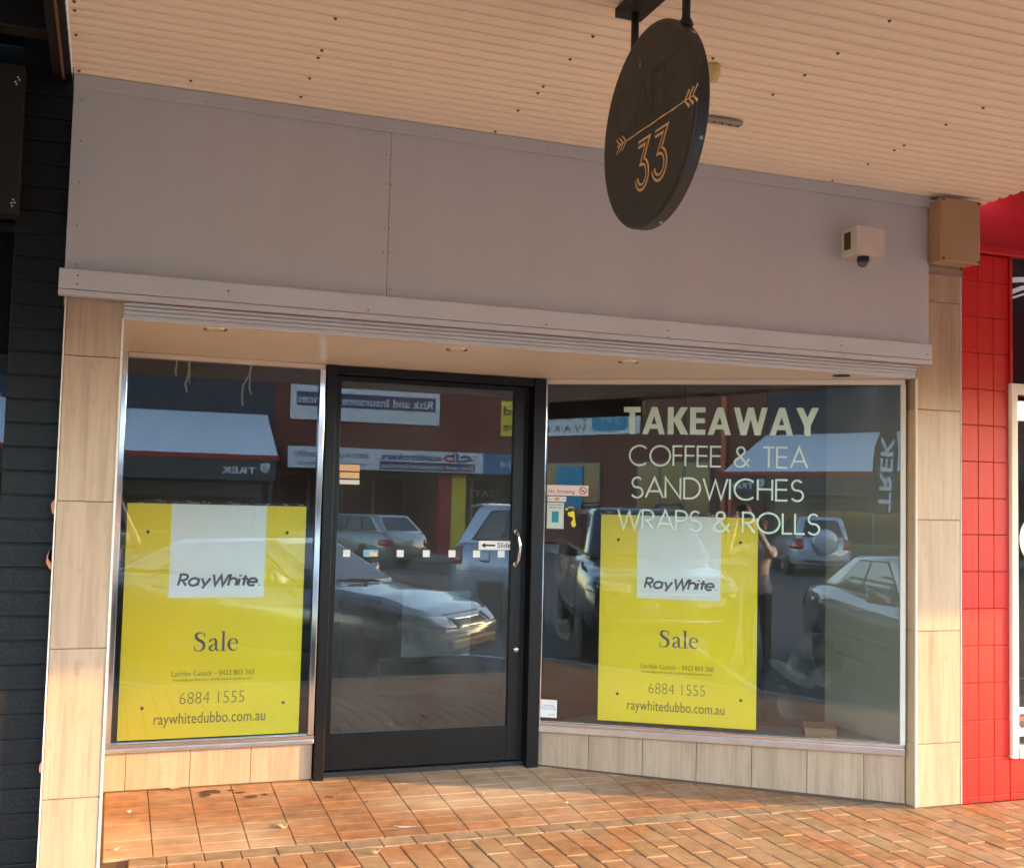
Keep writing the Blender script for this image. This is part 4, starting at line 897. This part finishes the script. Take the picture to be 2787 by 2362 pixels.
def gablewin(par, Y, x0, x1, z0, z1, nx=2):
    w_ = frect(Y, x0, x1, z0, z1, 'window', 'far_grey', par, .06)
    st = (x1-x0)/nx
    for k in range(nx): frect(Y+.061, x0+st*k+.06, x0+st*(k+1)-.06, z0+.06, z1-.06, 'pane', 'far_glass', w_, .01)
# bike shop
bs = tag(empty('bike_shop'), 'navy shop across the street with grey corrugated awning, reflected in the windows', 'building')
MB().box(-14.2, 5.25, -36, -30, -.2, 6.5).build('wall', 'far_navy', bs)
n = 380; vs = []
for k in range(n+1):
    x = -14.2+19.2*k/n; dz = .012*math.cos(2*math.pi*k/4); vs += [(x, -27.02, 2.80+dz), (x+.0, -29.95, 4.28+dz)]
m_ = len(vs); MB().add(vs+[(a, b, c-.03) for a, b, c in vs], [(2*i, 2*i+1, 2*i+3, 2*i+2) for i in range(n)]+[(m_+2*i, m_+2*i+2, m_+2*i+3, m_+2*i+1) for i in range(n)]).build('awning_roof', 'far_zinc', bs, True)
frect(-27.02, -14.25, 5.05, 2.68, 2.83, 'gutter', 'far_red', bs, .12)
fb2 = frect(-27.0, -14.2, 4.93, 2.05, 2.675, 'awning_fascia', 'far_slate', bs, .06)
def trek(x0, x1, Y=-26.935):
    w_ = x1-x0; ftext('TREK', Y, x0, x0+w_*.72, 2.25, 2.45, 'far_white', fb2, .03, 1.05)
    f = FF(Y); c = -(x0+w_*.9)
    f.poly([(c-.15, 2.56), (c, 2.60), (c+.15, 2.56), (c+.13, 2.38), (c, 2.26), (c-.13, 2.38)], .002, .006).build('emblem', 'far_white', fb2)
    for d in (-.07, 0, .07): f.poly([(c+d-.012, 2.28+abs(d)), (c+d*.3, 2.57), (c+d+.012, 2.28+abs(d))], .0075, .009).build('emblem_bar', 'far_slate', fb2)
trek(3.31, 4.75); trek(-13.9, -12.5)
sh_ = frect(-29.99, -13.8, 4.9, .35, 2.0, 'shopfront', 'far_grey', bs, .04)
for k in range(7): frect(-29.94, -13.7+2.65*k, -13.7+2.65*k+2.5, .45, 1.55, 'pane', 'far_glass', sh_, .02)
ftext('SCOOTERS and ACC', -29.92, -.6, 3.32, 1.62, 1.95, 'far_grey', sh_, .02)
ftext('BIKES', -29.92, -9.2, -7.4, 1.62, 1.95, 'far_grey', sh_, .02); ftext('HERE NOW', -29.92, -12.3, -10.6, 1.62, 1.95, 'far_grey', sh_, .02)
for x in (-13.9, -7.6, -1.2, 4.8): MB().box(x-.05, x+.05, -27.1, -27.0, -.2, 2.05).build('post', 'far_orange' if x < -13 else 'far_slate', bs)
# broker's building
br_ = tag(empty('broker_building'), 'brown-red building across the street with white and blue signs, reflected in the door', 'building')
MB().box(5.26, 24, -36, -30, 3.2, 5.6).build('upper_wall', 'far_brown', br_)
MB().box(5.26, 24, -36, -30.6, -.1, 3.2).build('wall', 'far_brick', br_)
s1 = frect(-29.98, 5.75, 10.96, 4.2, 5.5, 'sign_panel', 'far_white', br_, .06)
frect(-29.918, 5.95, 10.8, 4.66, 5.14, 'purple_band', 'far_purple', s1, .004)
ftext('Risk and Insurance Services', -29.910, 5.98, 10.69, 4.75, 5.05, 'far_white', s1, .012)
fs2 = MB().box(5.29, 20, -30, -27, 2.49, 3.16).build('awning', 'far_brown', br_)
wb = frect(-26.998, 5.29, 11.63, 2.50, 3.16, 'fascia_sign', 'far_white', fs2, .03); bb = frect(-26.998, 11.635, 16, 2.50, 3.15, 'fascia_sign', 'far_blue', fs2, .03)
ftext('austbrokers', -26.966, 8.22, 10.2, 2.84, 3.06, 'far_purple', wb, .03)
f = FF(-26.966); mb = MB(); ribbon(mb, f, [(-x, z) for x, z in ((10.62, 3.14), (10.62, 2.87), (10.45, 2.85), (10.3, 2.93), (10.38, 3.02), (10.6, 3.02))], .07, .004); mb.build('emblem', 'far_inkred', wb)
mb = MB(); ribbon(mb, f, [(-x, z) for x, z in ((10.74, 3.14), (10.74, 2.87), (10.95, 2.86), (11.22, 2.93), (11.1, 3.03), (10.85, 3.0))], .07, .0045); mb.build('emblem', 'far_purple', wb)
frect(-26.966, 8.19, 11.35, 2.53, 2.79, 'purple_band', 'far_purple', wb, .003); ftext('Risk and Insurance Services', -26.960, 8.24, 11.29, 2.58, 2.73, 'far_white', wb, .012)
ftext('1800 AUSTBROKERS', -26.966, 5.47, 7.8, 2.84, 3.0, 'far_ink', wb, .004); ftext('www.austbrokers.com.au', -26.966, 5.6, 7.75, 2.58, 2.74, 'far_ink', wb, .004)
ftext('6884 2844', -26.966, 12.2, 14.6, 2.72, 2.92, 'far_white', bb, .01)
ys = frect(-29.98, 13.26, 16.2, 3.95, 5.2, 'sign_panel', 'far_yellow', br_, .06)
ftext('Travel and', -29.918, 13.35, 16.0, 4.7, 5.0, 'far_ink', ys, .02); ftext('Cruise & Save', -29.918, 13.35, 16.0, 4.15, 4.45, 'far_ink', ys, .02)
MB().box(10.3, 10.74, -27.9, -27.5, -.2, 2.48).build('column', 'far_red', br_); MB().box(10.745, 11.24, -27.85, -27.52, -.2, 2.48).build('column', 'far_yellow', br_)
for k, (a, b) in enumerate(((5.5, 7.6), (7.7, 9.9), (11.4, 13.4), (13.5, 15.6))): gablewin(br_, -30.55, a, b, .5, 2.4, 2)
ftext('TATTOO', -30.42, 11.5, 13.3, 1.75, 2.0, 'far_white', br_, .02)
te2 = tag(empty('sky_block_terrace'), 'added plain row of shops on the far side beyond the yellow sign, blocking low sky light', 'building')  # matching unseen row, added against the low sky glow
MB().box(24.01, 95, -36, -30, -.1, 5.4).build('wall', 'far_brick', te2); MB().box(24.01, 95, -30, -27, 2.9, 3.4).build('awning', 'far_slate', te2)
for k in range(11): frect(-29.99, 25+6.2*k, 29.6+6.2*k, .4, 2.5, 'window', 'far_glass', te2)
# sports shop
sw = tag(empty('sports_shop'), 'red brick shop across the street with white and blue sign, reflected in right window', 'building')
MB().box(-40, -14.22, -36, -30, -.1, 6.2).build('wall', 'far_brick', sw)
s3 = frect(-29.99, -25.6, -20.0, 4.5, 5.8, 'sign_panel', 'far_white', sw, .06); f = FF(-29.92)
f.poly([(21.55+.95*max(-1, min(1, 1.35*math.cos(a)))*.98, 5.16+.5*max(-1, min(1, 1.25*math.sin(a)))) for a in [k*math.pi/16 for k in range(32)]], 0, .004).build('oval', 'far_sky', s3)
put_text('lettering', 'SW', f, 20.95, 22.15, 4.92, 5.42, .007, 'far_white', s3, -.02)
put_text('lettering', 'SPORTS', f, 22.75, 25.3, 5.12, 5.62, .004, 'far_sky', s3, .0); put_text('lettering', 'W A R E', f, 22.8, 25.1, 4.66, 4.95, .004, 'far_ink', s3, -.01)
gablewin(sw, -29.99, -20.1, -16.6, 1.2, 3.35, 3); gablewin(sw, -29.99, -25.3, -22.0, 1.2, 3.35, 2); frect(-29.9, -24.4, -22.9, 1.4, 3.2, 'blue_poster', 'far_sky', sw, .01)
frect(-29.99, -31, -28, 1.0, 3.3, 'window', 'far_glass', sw)
MB().box(-16.1, -15.9, -29.98, -29.85, 0, 6.0).build('downpipe', 'far_orange', sw)
# feather flag
fl = tag(MB().tube([(-7.75, -25.1, -.08), (-7.78, -25.1, 2.6), (-7.70, -25.1, 3.5), (-7.50, -25.1, 4.0), (-7.25, -25.1, 4.14), (-7.02, -25.1, 4.0)], .02, 6).build('feather_flag', 'far_grey'), 'black feather flag with white lettering on the far footpath, reflected at the right window edge', 'flag')
mb = MB(); mb.prism([(-7.75, -25.08, 1.5), (-7.77, -25.08, 3.0), (-7.69, -25.08, 3.55), (-7.5, -25.08, 3.98), (-7.25, -25.08, 4.12), (-7.05, -25.08, 3.98), (-6.98, -25.08, 3.4), (-7.05, -25.08, 2.5), (-7.2, -25.08, 1.5)], (0, .012, 0)); mb.build('banner', 'far_ink', fl)
put_text('lettering', 'TREK', Frame((-7.60, -25.06, 1.6), (0.05, 0, 1), (1, 0, -.05)), 0, 2.2, 0, .38, -.004, 'far_white', fl, .02)
# parking bay lines
for k, x in enumerate((-3.9, 1.2, 6.4, 11.5)): MB().prism([(x, -3.8, -.313), (x+.12, -3.8, -.313), (x-3.6, -7.6, -.313), (x-3.72, -7.6, -.313)], (0, 0, .002)).build('bay_line', 'line_white', road)
# ================================================================== cars
mat('tyre', (.015, .015, .015), .8); mat('rim', (.5, .5, .52), .3, .9); mat('car_glass', (.012, .015, .018), .05, spec=.9); mat('plastic', (.015, .015, .016), .55)
mat('tail_red', (.35, .01, .012), .15, coat=.5); mat('headlight', (.22, .24, .27), .06, coat=.8, spec=.8); mat('plate', (.5, .5, .46), .5); mat('carchrome', (.5, .5, .5), .22, 1.)
mat('paint_silver', (.17, .178, .19), .22, .55, var=.04, coat=1.); mat('paint_white', (.62, .68, .76), .25, 0., var=.03, coat=1.); mat('paint_grey', (.06, .065, .075), .25, .5, var=.05, coat=1.); mat('paint_sage', (.34, .37, .36), .3, .5, var=.04, coat=1.); mat('paint_blue', (.42, .50, .62), .28, .3, var=.04, coat=1.)
def lerp(tab, x):
    for (a, va), (b, vb) in zip(tab, tab[1:]):
        if x <= b: t = (x-a)/(b-a) if b > a else 0; t = max(0, min(1, t)); return va+(vb-va)*(t*t*(3-2*t))
    return tab[-1][1]
def car(name, label, paint, loc, heading, L, W_, top, width, green, wheels, wr_, kind, bottom=.24, spare=False, rails=False, spots=False):
    """top: height of bonnet/belt line along x; green: (x rear base, x rear roof, x front roof, x front base, roof z); x forward"""
    root = tag(empty(name, loc, heading), label, 'car', 'cars parked along the street')
    hw = W_/2; n = 40; vs = []; fs_ = []; S = 15
    for i in range(n+1):
        x = -L/2+L*i/n; zt = lerp(top, x); wv = hw*lerp(width, x); e = min(1, max(0, min(x+L/2, L/2-x)/.45)); zb = bottom+.05*(1-e)**2
        wv *= .80+.20*(e*(2-e))**.5
        prof = [(0, zb), (.55*wv, zb), (.90*wv, zb+.02), (.975*wv, zb+.10), (wv, zb+(zt-zb)*.35), (wv, zb+(zt-zb)*.58), (.965*wv, zb+(zt-zb)*.84), (.90*wv, zb+(zt-zb)*.945), (.70*wv, zt-.012), (0, zt+.012)]
        half = [(x, y, z) for y, z in prof]; full = half+[(x, -y, z) for y, z in prof[-2:0:-1]]
        vs += full
    m = len(full)
    for i in range(n):
        for k in range(m): fs_.append((i*m+k, i*m+(k+1) % m, (i+1)*m+(k+1) % m, (i+1)*m+k))
    fs_ += [tuple(range(m))[::-1], tuple(n*m+k for k in range(m))]
    body = MB().add(vs, fs_).build('body', paint, root, True)
    # wheel wells are cut through the side
    cut = MB()
    for wx in wheels:
        for s in (-1, 1): cut.lathe([(wr_+.075, -.16), (wr_+.075, .3)], (wx, s*(hw-.12), wr_+.01), (0, s, 0), 28)
    co = cut.build('cutter', 'plastic'); bo = body.modifiers.new('b', 'BOOLEAN'); bo.object = co; bo.operation = 'DIFFERENCE'; bo.solver = 'EXACT'
    dg = bpy.context.evaluated_depsgraph_get(); dg.update(); me = bpy.data.meshes.new_from_object(body.evaluated_get(dg)); body.modifiers.clear()
    if len(me.polygons) > 200: body.data = me
    bpy.data.objects.remove(co)
    if MATS['plastic'].name not in [q.name for q in body.data.materials if q]: body.data.materials.append(MATS['plastic'])
    bm = bmesh.new(); bm.from_mesh(body.data); bm.faces.ensure_lookup_table(); bvh = BVHTree.FromBMesh(bm)
    pi_ = len(body.data.materials)-1
    for f_, p_ in zip(bm.faces, body.data.polygons):
        c = f_.calc_center_median()
        for wx in wheels:
            if math.hypot(c.x-wx, c.z-wr_-.01) < wr_+.085 and abs(c.y) < hw-.02 and abs(f_.normal.z)+abs(f_.normal.x) > .0 and c.z < wr_*2+.2 and abs(c.y) > hw-.3:
                if math.hypot(c.x-wx, c.z-wr_-.01) < wr_+.0745 or abs(f_.normal.y) < .3: p_.material_index = pi_
    bm.free()
    # cabin
    xrb, xrr, xfr, xfb, zr = green; zbR, zbF = lerp(top, xrb)-.03, lerp(top, xfb)-.03; wb_, wt = hw*.90, hw*.70
    B = [Vector((xrb, -wb_*.92, zbR)), Vector((xfb, -wb_*.95, zbF)), Vector((xfb, wb_*.95, zbF)), Vector((xrb, wb_*.92, zbR))]
    zr2 = zr-.05 if kind == 'sedan' else zr-.02
    T = [Vector((xrr, -wt*.95, zr2)), Vector((xfr, -wt*.97, zr-.01)), Vector((xfr, wt*.97, zr-.01)), Vector((xrr, wt*.95, zr2))]
    cab = MB().hexa(B, T).build('cabin', paint, root, True, .09, 5)
    def on(face, a, b):   # bilinear on a cabin face
        p00, p10, p11, p01 = face; return (p00*(1-a)+p10*a)*(1-b)+(p01*(1-a)+p11*a)*b
    def pane(face, poly, nm='window', m_='car_glass', off=.007):
        n_ = (face[1]-face[0]).cross(face[3]-face[0]).normalized(); c = sum(face, Vector())/4; ref = Vector((0, 0, (B[0].z+zr)/2))
        if n_.dot(c-Vector((c.x*.0+(xrb+xfb)/2, 0, ref.z))) < 0: n_ = -n_
        MB().prism([on(face, a, b)+n_*(off-.02) for a, b in poly], n_*.02).build(nm, m_, root, bevel=.004)
    def seal(face, poly):
        ca = sum(a for a, b in poly)/len(poly); cb = sum(b for a, b in poly)/len(poly)
        pane(face, [(ca+(a-ca)*1.07+(.006 if a > ca else -.006), cb+(b-cb)*1.10) for a, b in poly], 'window_seal', 'plastic', .003); pane(face, poly)
    front = [B[1], B[2], T[2], T[1]]; rear = [B[3], B[0], T[0], T[3]]
    pane(front, [(.07, .10), (.93, .10), (.90, .90), (.10, .90)], 'windscreen')
    pane(rear, [(.10, .14), (.90, .14), (.86, .86), (.14, .86)], 'rear_window')
    for s in (-1, 1):
        sd_ = [B[0], B[1], T[1], T[0]] if s < 0 else [B[3], B[2], T[2], T[3]]
        seal(sd_, [(.50, .16), (.86, .16), (.84, .55), (.79, .86), (.50, .86)]); seal(sd_, [(.22, .18), (.475, .16), (.475, .86), (.25, .86)] if kind == 'sedan' else [(.27, .16), (.475, .16), (.475, .86), (.28, .86)])
        if kind != 'sedan': seal(sd_, [(.09, .20), (.245, .16), (.255, .86), (.13, .84)])
    # conforming patches thrown onto the body
    def patch(nm, m_, org, du, dv, d, off=.012, nu=7, nv=4, shape=None):
        mb_ = MB(); P = []
        for j in range(nv+1):
            for i in range(nu+1):
                a, b = i/nu, j/nv
                if shape: a, b = shape(a, b)
                o_ = Vector(org)+Vector(du)*a+Vector(dv)*b; h = bvh.ray_cast(o_-Vector(d)*3, Vector(d), 6)
                P.append((h[0]-Vector(d)*off) if h[0] else o_)
        k = nu+1; N_ = len(P)
        mb_.add(P+[p+Vector(d)*(off+.02) for p in P], [(j*k+i, j*k+i+1, (j+1)*k+i+1, (j+1)*k+i) for j in range(nv) for i in range(nu)]+[(N_+j*k+i, N_+(j+1)*k+i, N_+(j+1)*k+i+1, N_+j*k+i+1) for j in range(nv) for i in range(nu)]
                +[(i, N_+i, N_+i+1, i+1) for i in range(nu)]+[(nv*k+i, nv*k+i+1, N_+nv*k+i+1, N_+nv*k+i) for i in range(nu)]+[(j*k, (j+1)*k, N_+(j+1)*k, N_+j*k) for j in range(nv)]+[(j*k+nu, N_+j*k+nu, N_+(j+1)*k+nu, (j+1)*k+nu) for j in range(nv)])
        return mb_.build(nm, m_, root, True)
    zf = lerp(top, L/2-.25); zrr = lerp(top, -L/2+.2)
    F1, F0 = (-1, 0, 0), (1, 0, 0)
    for s in (-1, 1):
        patch('headlight', 'headlight', (0, s*hw*.46, zf-.20), (0, s*hw*.40, .03), (0, 0, .11), F1)
        zt0 = zrr-.30 if kind == 'sedan' else zrr-.36
        patch('tail_light', 'tail_red', (0, s*hw*.62, zt0), (0, s*hw*.26, 0), (0, 0, .17 if kind != 'suv' else .30), F0)
        patch('tail_light', 'tail_red', (-L/2+.09, 0, zt0), (.20, 0, .02), (0, 0, .15 if kind != 'suv' else .28), (0, -s, 0))
        patch('front_light', 'headlight', (L/2-.42, 0, zf-.19), (.28, 0, -.02), (0, 0, .08), (0, -s, 0))
        MB().hexa([(xfb-.52, s*hw*.93, zbF+.02), (xfb-.40, s*hw*.93, zbF+.02), (xfb-.44, s*(hw+.19), zbF+.05), (xfb-.54, s*(hw+.18), zbF+.05)], [(xfb-.54, s*hw*.93, zbF+.11), (xfb-.44, s*hw*.93, zbF+.11), (xfb-.47, s*(hw+.17), zbF+.20), (xfb-.56, s*(hw+.16), zbF+.20)]).build('mirror', 'plastic' if kind == 'suv' else paint, root, True, .03, 3)
        for hx in (xfb-1.25, xfb-2.2): patch('door_handle', paint, (hx-.1, 0, lerp(top, hx)-.16), (.18, 0, 0), (0, 0, .03), (0, -s, 0), .025, 4, 2)
        patch('side_moulding', 'plastic', (wheels[0]+wr_+.14, 0, .52), (wheels[1]-wheels[0]-2*wr_-.28, 0, 0), (0, 0, .05), (0, -s, 0), .012, 10, 2)
    DN = (0, 0, -1)
    for s in (-1, 1):
        patch('bonnet_seam', 'plastic', (xfb-.02, s*hw*.78, 0), (L/2-xfb-.22, -s*hw*.06, 0), (0, s*.012, 0), DN, .004, 14, 1)
        for sx in ((xfb-.12, xfb-1.12, xfb-2.02) if kind != 'suv' else (xfb-.10, xfb-1.10, xfb-1.98)): patch('door_seam', 'plastic', (sx, 0, bottom+.10), (.009, 0, 0), (.0, 0, lerp(top, sx)-bottom-.16), (0, -s, 0), .004, 1, 8)
        patch('sill_trim', 'plastic', (wheels[0]+wr_+.10, 0, bottom+.03), (wheels[1]-wheels[0]-2*wr_-.2, 0, 0), (0, 0, .05), (0, -s, 0), .006, 10, 1)
    patch('bumper_seam', 'plastic', (0, -hw*.86, zf-.235), (0, hw*1.72, 0), (0, 0, .010), F1, .005, 12, 1)
    patch('bonnet_seam', 'plastic', (0, -hw*.45, zf-.075), (0, hw*.9, 0), (0, 0, .010), F1, .005, 10, 1)
    patch('boot_seam', 'plastic', (0, -hw*.6, zrr-.40), (0, hw*1.2, 0), (0, 0, .010), F0, .005, 10, 1)
    patch('grille', 'plastic', (0, -hw*.40, zf-.21), (0, hw*.80, 0), (0, 0, .11), F1)
    for dz in (.085, -.0): patch('grille_bar', 'carchrome', (0, -hw*.40, zf-.205+dz), (0, hw*.80, 0), (0, 0, .02), F1, .02, 8, 2)
    patch('air_intake', 'plastic', (0, -hw*.62, bottom+.10), (0, hw*1.24, 0), (0, 0, .11), F1)
    patch('number_plate', 'plate', (0, -.19, zrr-.30), (0, .38, 0), (0, 0, .11), F0, .016)
    patch('rear_trim', 'carchrome', (0, -hw*.5, zrr-.155), (0, hw, 0), (0, 0, .02), F0, .016)
    patch('bumper_line', 'plastic', (0, -hw*.8, bottom+.12), (0, hw*1.6, 0), (0, 0, .05), F0)
    patch('fuel_flap', paint, (-L/2+.62, 0, zrr-.30), (.17, 0, 0), (0, 0, .17), (0, -1, 0), .006)
    for wx in wheels:
        for s in (-1, 1):
            wl_ = MB().lathe([(wr_*.62, 0), (wr_*.96, 0), (wr_, .03), (wr_, .17), (wr_*.96, .20), (wr_*.62, .20)], (wx, s*(hw-.215), wr_), (0, s, 0), 28).build('wheel', 'tyre', root, True)
            rm_ = MB(); rm_.lathe([(wr_*.61, 0), (wr_*.61, .012)], (wx, s*(hw-.08), wr_), (0, s, 0), 24)
            rm_.build('rim', 'plastic', wl_)
            sp = MB()
            for k in range(6):
                a = k*math.pi/3; c0 = Vector((wx, s*(hw-.06), wr_)); r0 = Vector((math.cos(a), 0, math.sin(a))); t0 = Vector((-math.sin(a), 0, math.cos(a)))
                sp.prism([c0+r0*.03+t0*.035, c0+r0*wr_*.6+t0*.05, c0+r0*wr_*.6-t0*.05, c0+r0*.03-t0*.035], (0, s*.015, 0))
            sp.lathe([(.07, 0), (.06, .02)], (wx, s*(hw-.055), wr_), (0, s, 0), 16); sp.build('spokes', 'rim', wl_)
    for s in (-1, 1): MB().tube([(xfb+.10, s*.12, zbF+.045), (xfb-.08, s*.12+.35, zbF+.075)], .012, 6).build('wiper', 'plastic', root)
    if rails:
        for s in (-1, 1): MB().tube([(xrr+.1, s*wt*.86, zr), (xrr+.2, s*wt*.86, zr+.06), (xfr-.2, s*wt*.86, zr+.06), (xfr-.1, s*wt*.86, zr)], .018, 8).build('roof_rail', 'plastic', root)
        MB().hexa([(xrr-.16, -wt*.85, zr-.06), (xrr+.05, -wt*.9, zr-.02), (xrr+.05, wt*.9, zr-.02), (xrr-.16, wt*.85, zr-.06)], [(xrr-.18, -wt*.85, zr-.035), (xrr+.05, -wt*.9, zr+.01), (xrr+.05, wt*.9, zr+.01), (xrr-.18, wt*.85, zr-.035)]).build('spoiler', paint, root, True, .012)
    if spots:
        for s in (-1, 1): MB().lathe([(.05, -.06), (.105, -.03), (.11, .03), (.10, .035)], (L/2+.06, s*.24, zf-.36), (1, 0, 0), 24).build('spot_lamp', 'headlight', root, True)
        MB().tube([(L/2-.1, -hw*.7, zf-.50), (L/2+.05, -hw*.6, zf-.50), (L/2+.05, hw*.6, zf-.50), (L/2-.1, hw*.7, zf-.50)], .035, 8).build('bull_bar', 'rim', root, True)
    if spare:
        MB().lathe([(.10, .19), (.30, .19), (.36, .16), (.37, .06), (.35, 0)], (-L/2+.02, .04, zrr-.14), (-1, 0, 0), 36).build('spare_wheel_cover', paint, root, True)
    return root
P45 = math.pi/4
rz_ = -.317
SED = dict(L=4.88, W_=1.84, top=[(-2.44, .80), (-2.2, .98), (-1.6, 1.02), (0, .97), (1.0, .96), (1.6, .90), (2.15, .78), (2.38, .66), (2.44, .60)], width=[(-2.44, .93), (-1, 1), (1, 1), (2.0, .97), (2.44, .90)], green=(-1.95, -1.05, .25, 1.10, 1.43), wheels=(-1.35, 1.42), wr_=.315, kind='sedan')
WAG = dict(L=4.9, W_=1.88, top=[(-2.45, .84), (-2.3, 1.0), (0, 1.0), (1.0, .98), (1.6, .92), (2.2, .80), (2.45, .62)], width=[(-2.45, .93), (-1, 1), (1, 1), (2.0, .97), (2.45, .90)], green=(-2.3, -1.75, .25, 1.15, 1.49), wheels=(-1.4, 1.45), wr_=.33, kind='wagon')
SUV = dict(L=4.78, W_=1.90, top=[(-2.39, 1.10), (-2.25, 1.26), (0, 1.24), (.9, 1.22), (1.5, 1.16), (2.1, 1.08), (2.32, .96), (2.39, .86)], width=[(-2.39, .95), (-1, 1), (1, 1), (2.0, .98), (2.39, .92)], green=(-2.3, -1.95, .30, 1.02, 1.86), wheels=(-1.35, 1.42), wr_=.385, kind='suv', bottom=.36)
car('parked_sedan', 'silver sedan angle-parked beside the photographer, its bonnet reflected in the door', 'paint_silver', (2.157, -5.816, rz_), .760, **SED)
car('parked_suv', 'dark grey four wheel drive with spot lamps parked left of the photographer', 'paint_grey', (-2.30, -6.30, rz_), .769, spots=True, rails=True, **SUV)
car('parked_suv', 'pale blue-white four wheel drive parked beyond the sedan, its tail reflected in the door', 'paint_blue', (7.52, -8.45, rz_), .79, rails=True, **SUV)
car('parked_wagon', 'champagne station wagon parked nose-in across the street, reflected in the door', 'paint_sage', (6.77, -24.4, rz_), 4.201, **WAG)
car('parked_suv', 'small pale four wheel drive with covered spare wheel across the street', 'paint_blue', (-9.5, -24.5, rz_), 4.04, spare=True, **{**SUV, 'L': 4.3, 'W_': 1.8, 'top': [(-2.15, 1.0), (-2.05, 1.14), (0, 1.12), (.9, 1.10), (1.4, 1.04), (1.9, .94), (2.15, .78)], 'width': [(-2.15, .95), (-1, 1), (1, 1), (1.8, .97), (2.15, .90)], 'green': (-2.1, -1.8, .3, 1.0, 1.72), 'wheels': (-1.2, 1.28), 'wr_': .35, 'bottom': .3})
# ================================================================== the photographer
mat('skin', (.50, .30, .22), .55); mat('shirt', (.68, .61, .55), .8, bump=.15, bscale=40); mat('trousers', (.025, .025, .028), .8); mat('hair', (.05, .03, .02), .6); mat('shoe', (.02, .02, .02), .5)
GZ = -.317; px_, py_ = .21, -5.26
J = {'pel': (0, 0, .98, .155), 'wst': (0, .0, 1.12, .135), 'chs': (0, .01, 1.34, .155), 'nck': (0, .0, 1.50, .062), 'hd0': (0, .02, 1.60, .085), 'hd1': (0, .02, 1.70, .098), 'hd2': (0, .01, 1.77, .075),
     'hl': (-.10, 0, .92, .095), 'kl': (-.12, .02, .50, .062), 'al': (-.13, -.02, .10, .045), 'tl': (-.14, .14, .045, .042), 'hr': (.10, 0, .92, .095), 'kr': (.12, .02, .50, .062), 'ar': (.13, -.02, .10, .045), 'tr': (.15, .14, .045, .042),
     'sl': (-.19, .0, 1.42, .068), 'el': (-.29, .19, 1.36, .048), 'wl': (-.10, .315, 1.785, .030), 'sr': (.19, .0, 1.42, .068), 'er': (.29, .19, 1.36, .048), 'wr': (.10, .315, 1.785, .030)}
E_ = [('pel', 'wst'), ('wst', 'chs'), ('chs', 'nck'), ('nck', 'hd0'), ('hd0', 'hd1'), ('hd1', 'hd2'), ('pel', 'hl'), ('hl', 'kl'), ('kl', 'al'), ('al', 'tl'), ('pel', 'hr'), ('hr', 'kr'), ('kr', 'ar'), ('ar', 'tr'), ('chs', 'sl'), ('sl', 'el'), ('el', 'wl'), ('chs', 'sr'), ('sr', 'er'), ('er', 'wr')]
for s, t in ((-1, 'l'), (1, 'r')):                       # palm and five fingers round the phone
    J['p'+t] = (s*.085, .345, 1.86, .028); E_.append(('w'+t, 'p'+t))
    for k, (dz, ln) in enumerate(((.045, .055), (.022, .065), (0, .06), (-.022, .05))):
        J['f%d%s' % (k, t)] = (s*.090, .375, 1.87+dz, .0105); J['g%d%s' % (k, t)] = (s*(.088-ln*.5), .384, 1.87+dz, .0095)
        E_ += [('p'+t, 'f%d%s' % (k, t)), ('f%d%s' % (k, t), 'g%d%s' % (k, t))]
    J['t0'+t] = (s*.07, .325, 1.89, .0115); J['t1'+t] = (s*.04, .335, 1.91, .010); E_ += [('p'+t, 't0'+t), ('t0'+t, 't1'+t)]
ks = list(J); me = bpy.data.meshes.new('person'); me.from_pydata([J[k][:3] for k in ks], [(ks.index(a), ks.index(b)) for a, b in E_], [])
po = bpy.data.objects.new('tmp', me); col.objects.link(po)
sk = po.modifiers.new('skin', 'SKIN'); sk.use_smooth_shade = True; ss = po.modifiers.new('sub', 'SUBSURF'); ss.levels = ss.render_levels = 2
for i, k in enumerate(ks): me.skin_vertices[0].data[i].radius = (J[k][3], J[k][3]*(.78 if k in ('pel', 'wst', 'chs') else 1)); me.skin_vertices[0].data[i].use_root = (k == 'pel')
dg = bpy.context.evaluated_depsgraph_get(); m2 = bpy.data.meshes.new_from_object(po.evaluated_get(dg)); bpy.data.objects.remove(po)
m2.materials.clear()
for m_ in ('skin', 'shirt', 'trousers', 'shoe'): m2.materials.append(MATS[m_])
for p_ in m2.polygons:
    c = p_.center; p_.use_smooth = True
    p_.material_index = 3 if c.z < .085 else 2 if c.z < .93 else 0 if (c.z > 1.49 and c.y < .2 and abs(c.x) < .14) or (c.y > .30 and c.z > 1.745) else 1
pe = bpy.data.objects.new('person', m2); col.objects.link(pe); pe.location = (px_, py_, GZ)
tag(pe, 'person in cream top and dark trousers photographing the shop with raised arms', 'person')
mb = MB(); mb.lathe([(.02, .112), (.075, .09), (.104, .04), (.108, -.02), (.095, -.07)], (0, -.005, 1.70), (0, -.18, 1), 20); mb.build('hair', 'hair', pe, True)
for s in (-1, 1):
    MB().lathe([(.001, .007), (.010, .004), (.012, 0)], (s*.034, .112, 1.69), (0, 1, 0), 10).build('eye', 'plain_white', pe, True)
    MB().lathe([(.004, .02), (.02, .012), (.026, 0)], (s*.094, .02, 1.68), (s, 0, 0), 10).build('ear', 'skin', pe, True)
MB().tube([(0, .108, 1.70), (0, .128, 1.665), (0, .118, 1.655)], [.009, .014, .008], 8).build('nose', 'skin', pe, True)
MB().tube([(-.024, .105, 1.628), (0, .112, 1.625), (.024, .105, 1.628)], .006, 6).build('mouth', 'ink_red', pe, True)
tag(MB().box(.127, .277, -4.893, -4.885, 1.535, 1.608).build('phone', 'plastic', None, False, .003), 'black smartphone held up sideways by the photographer', 'phone')
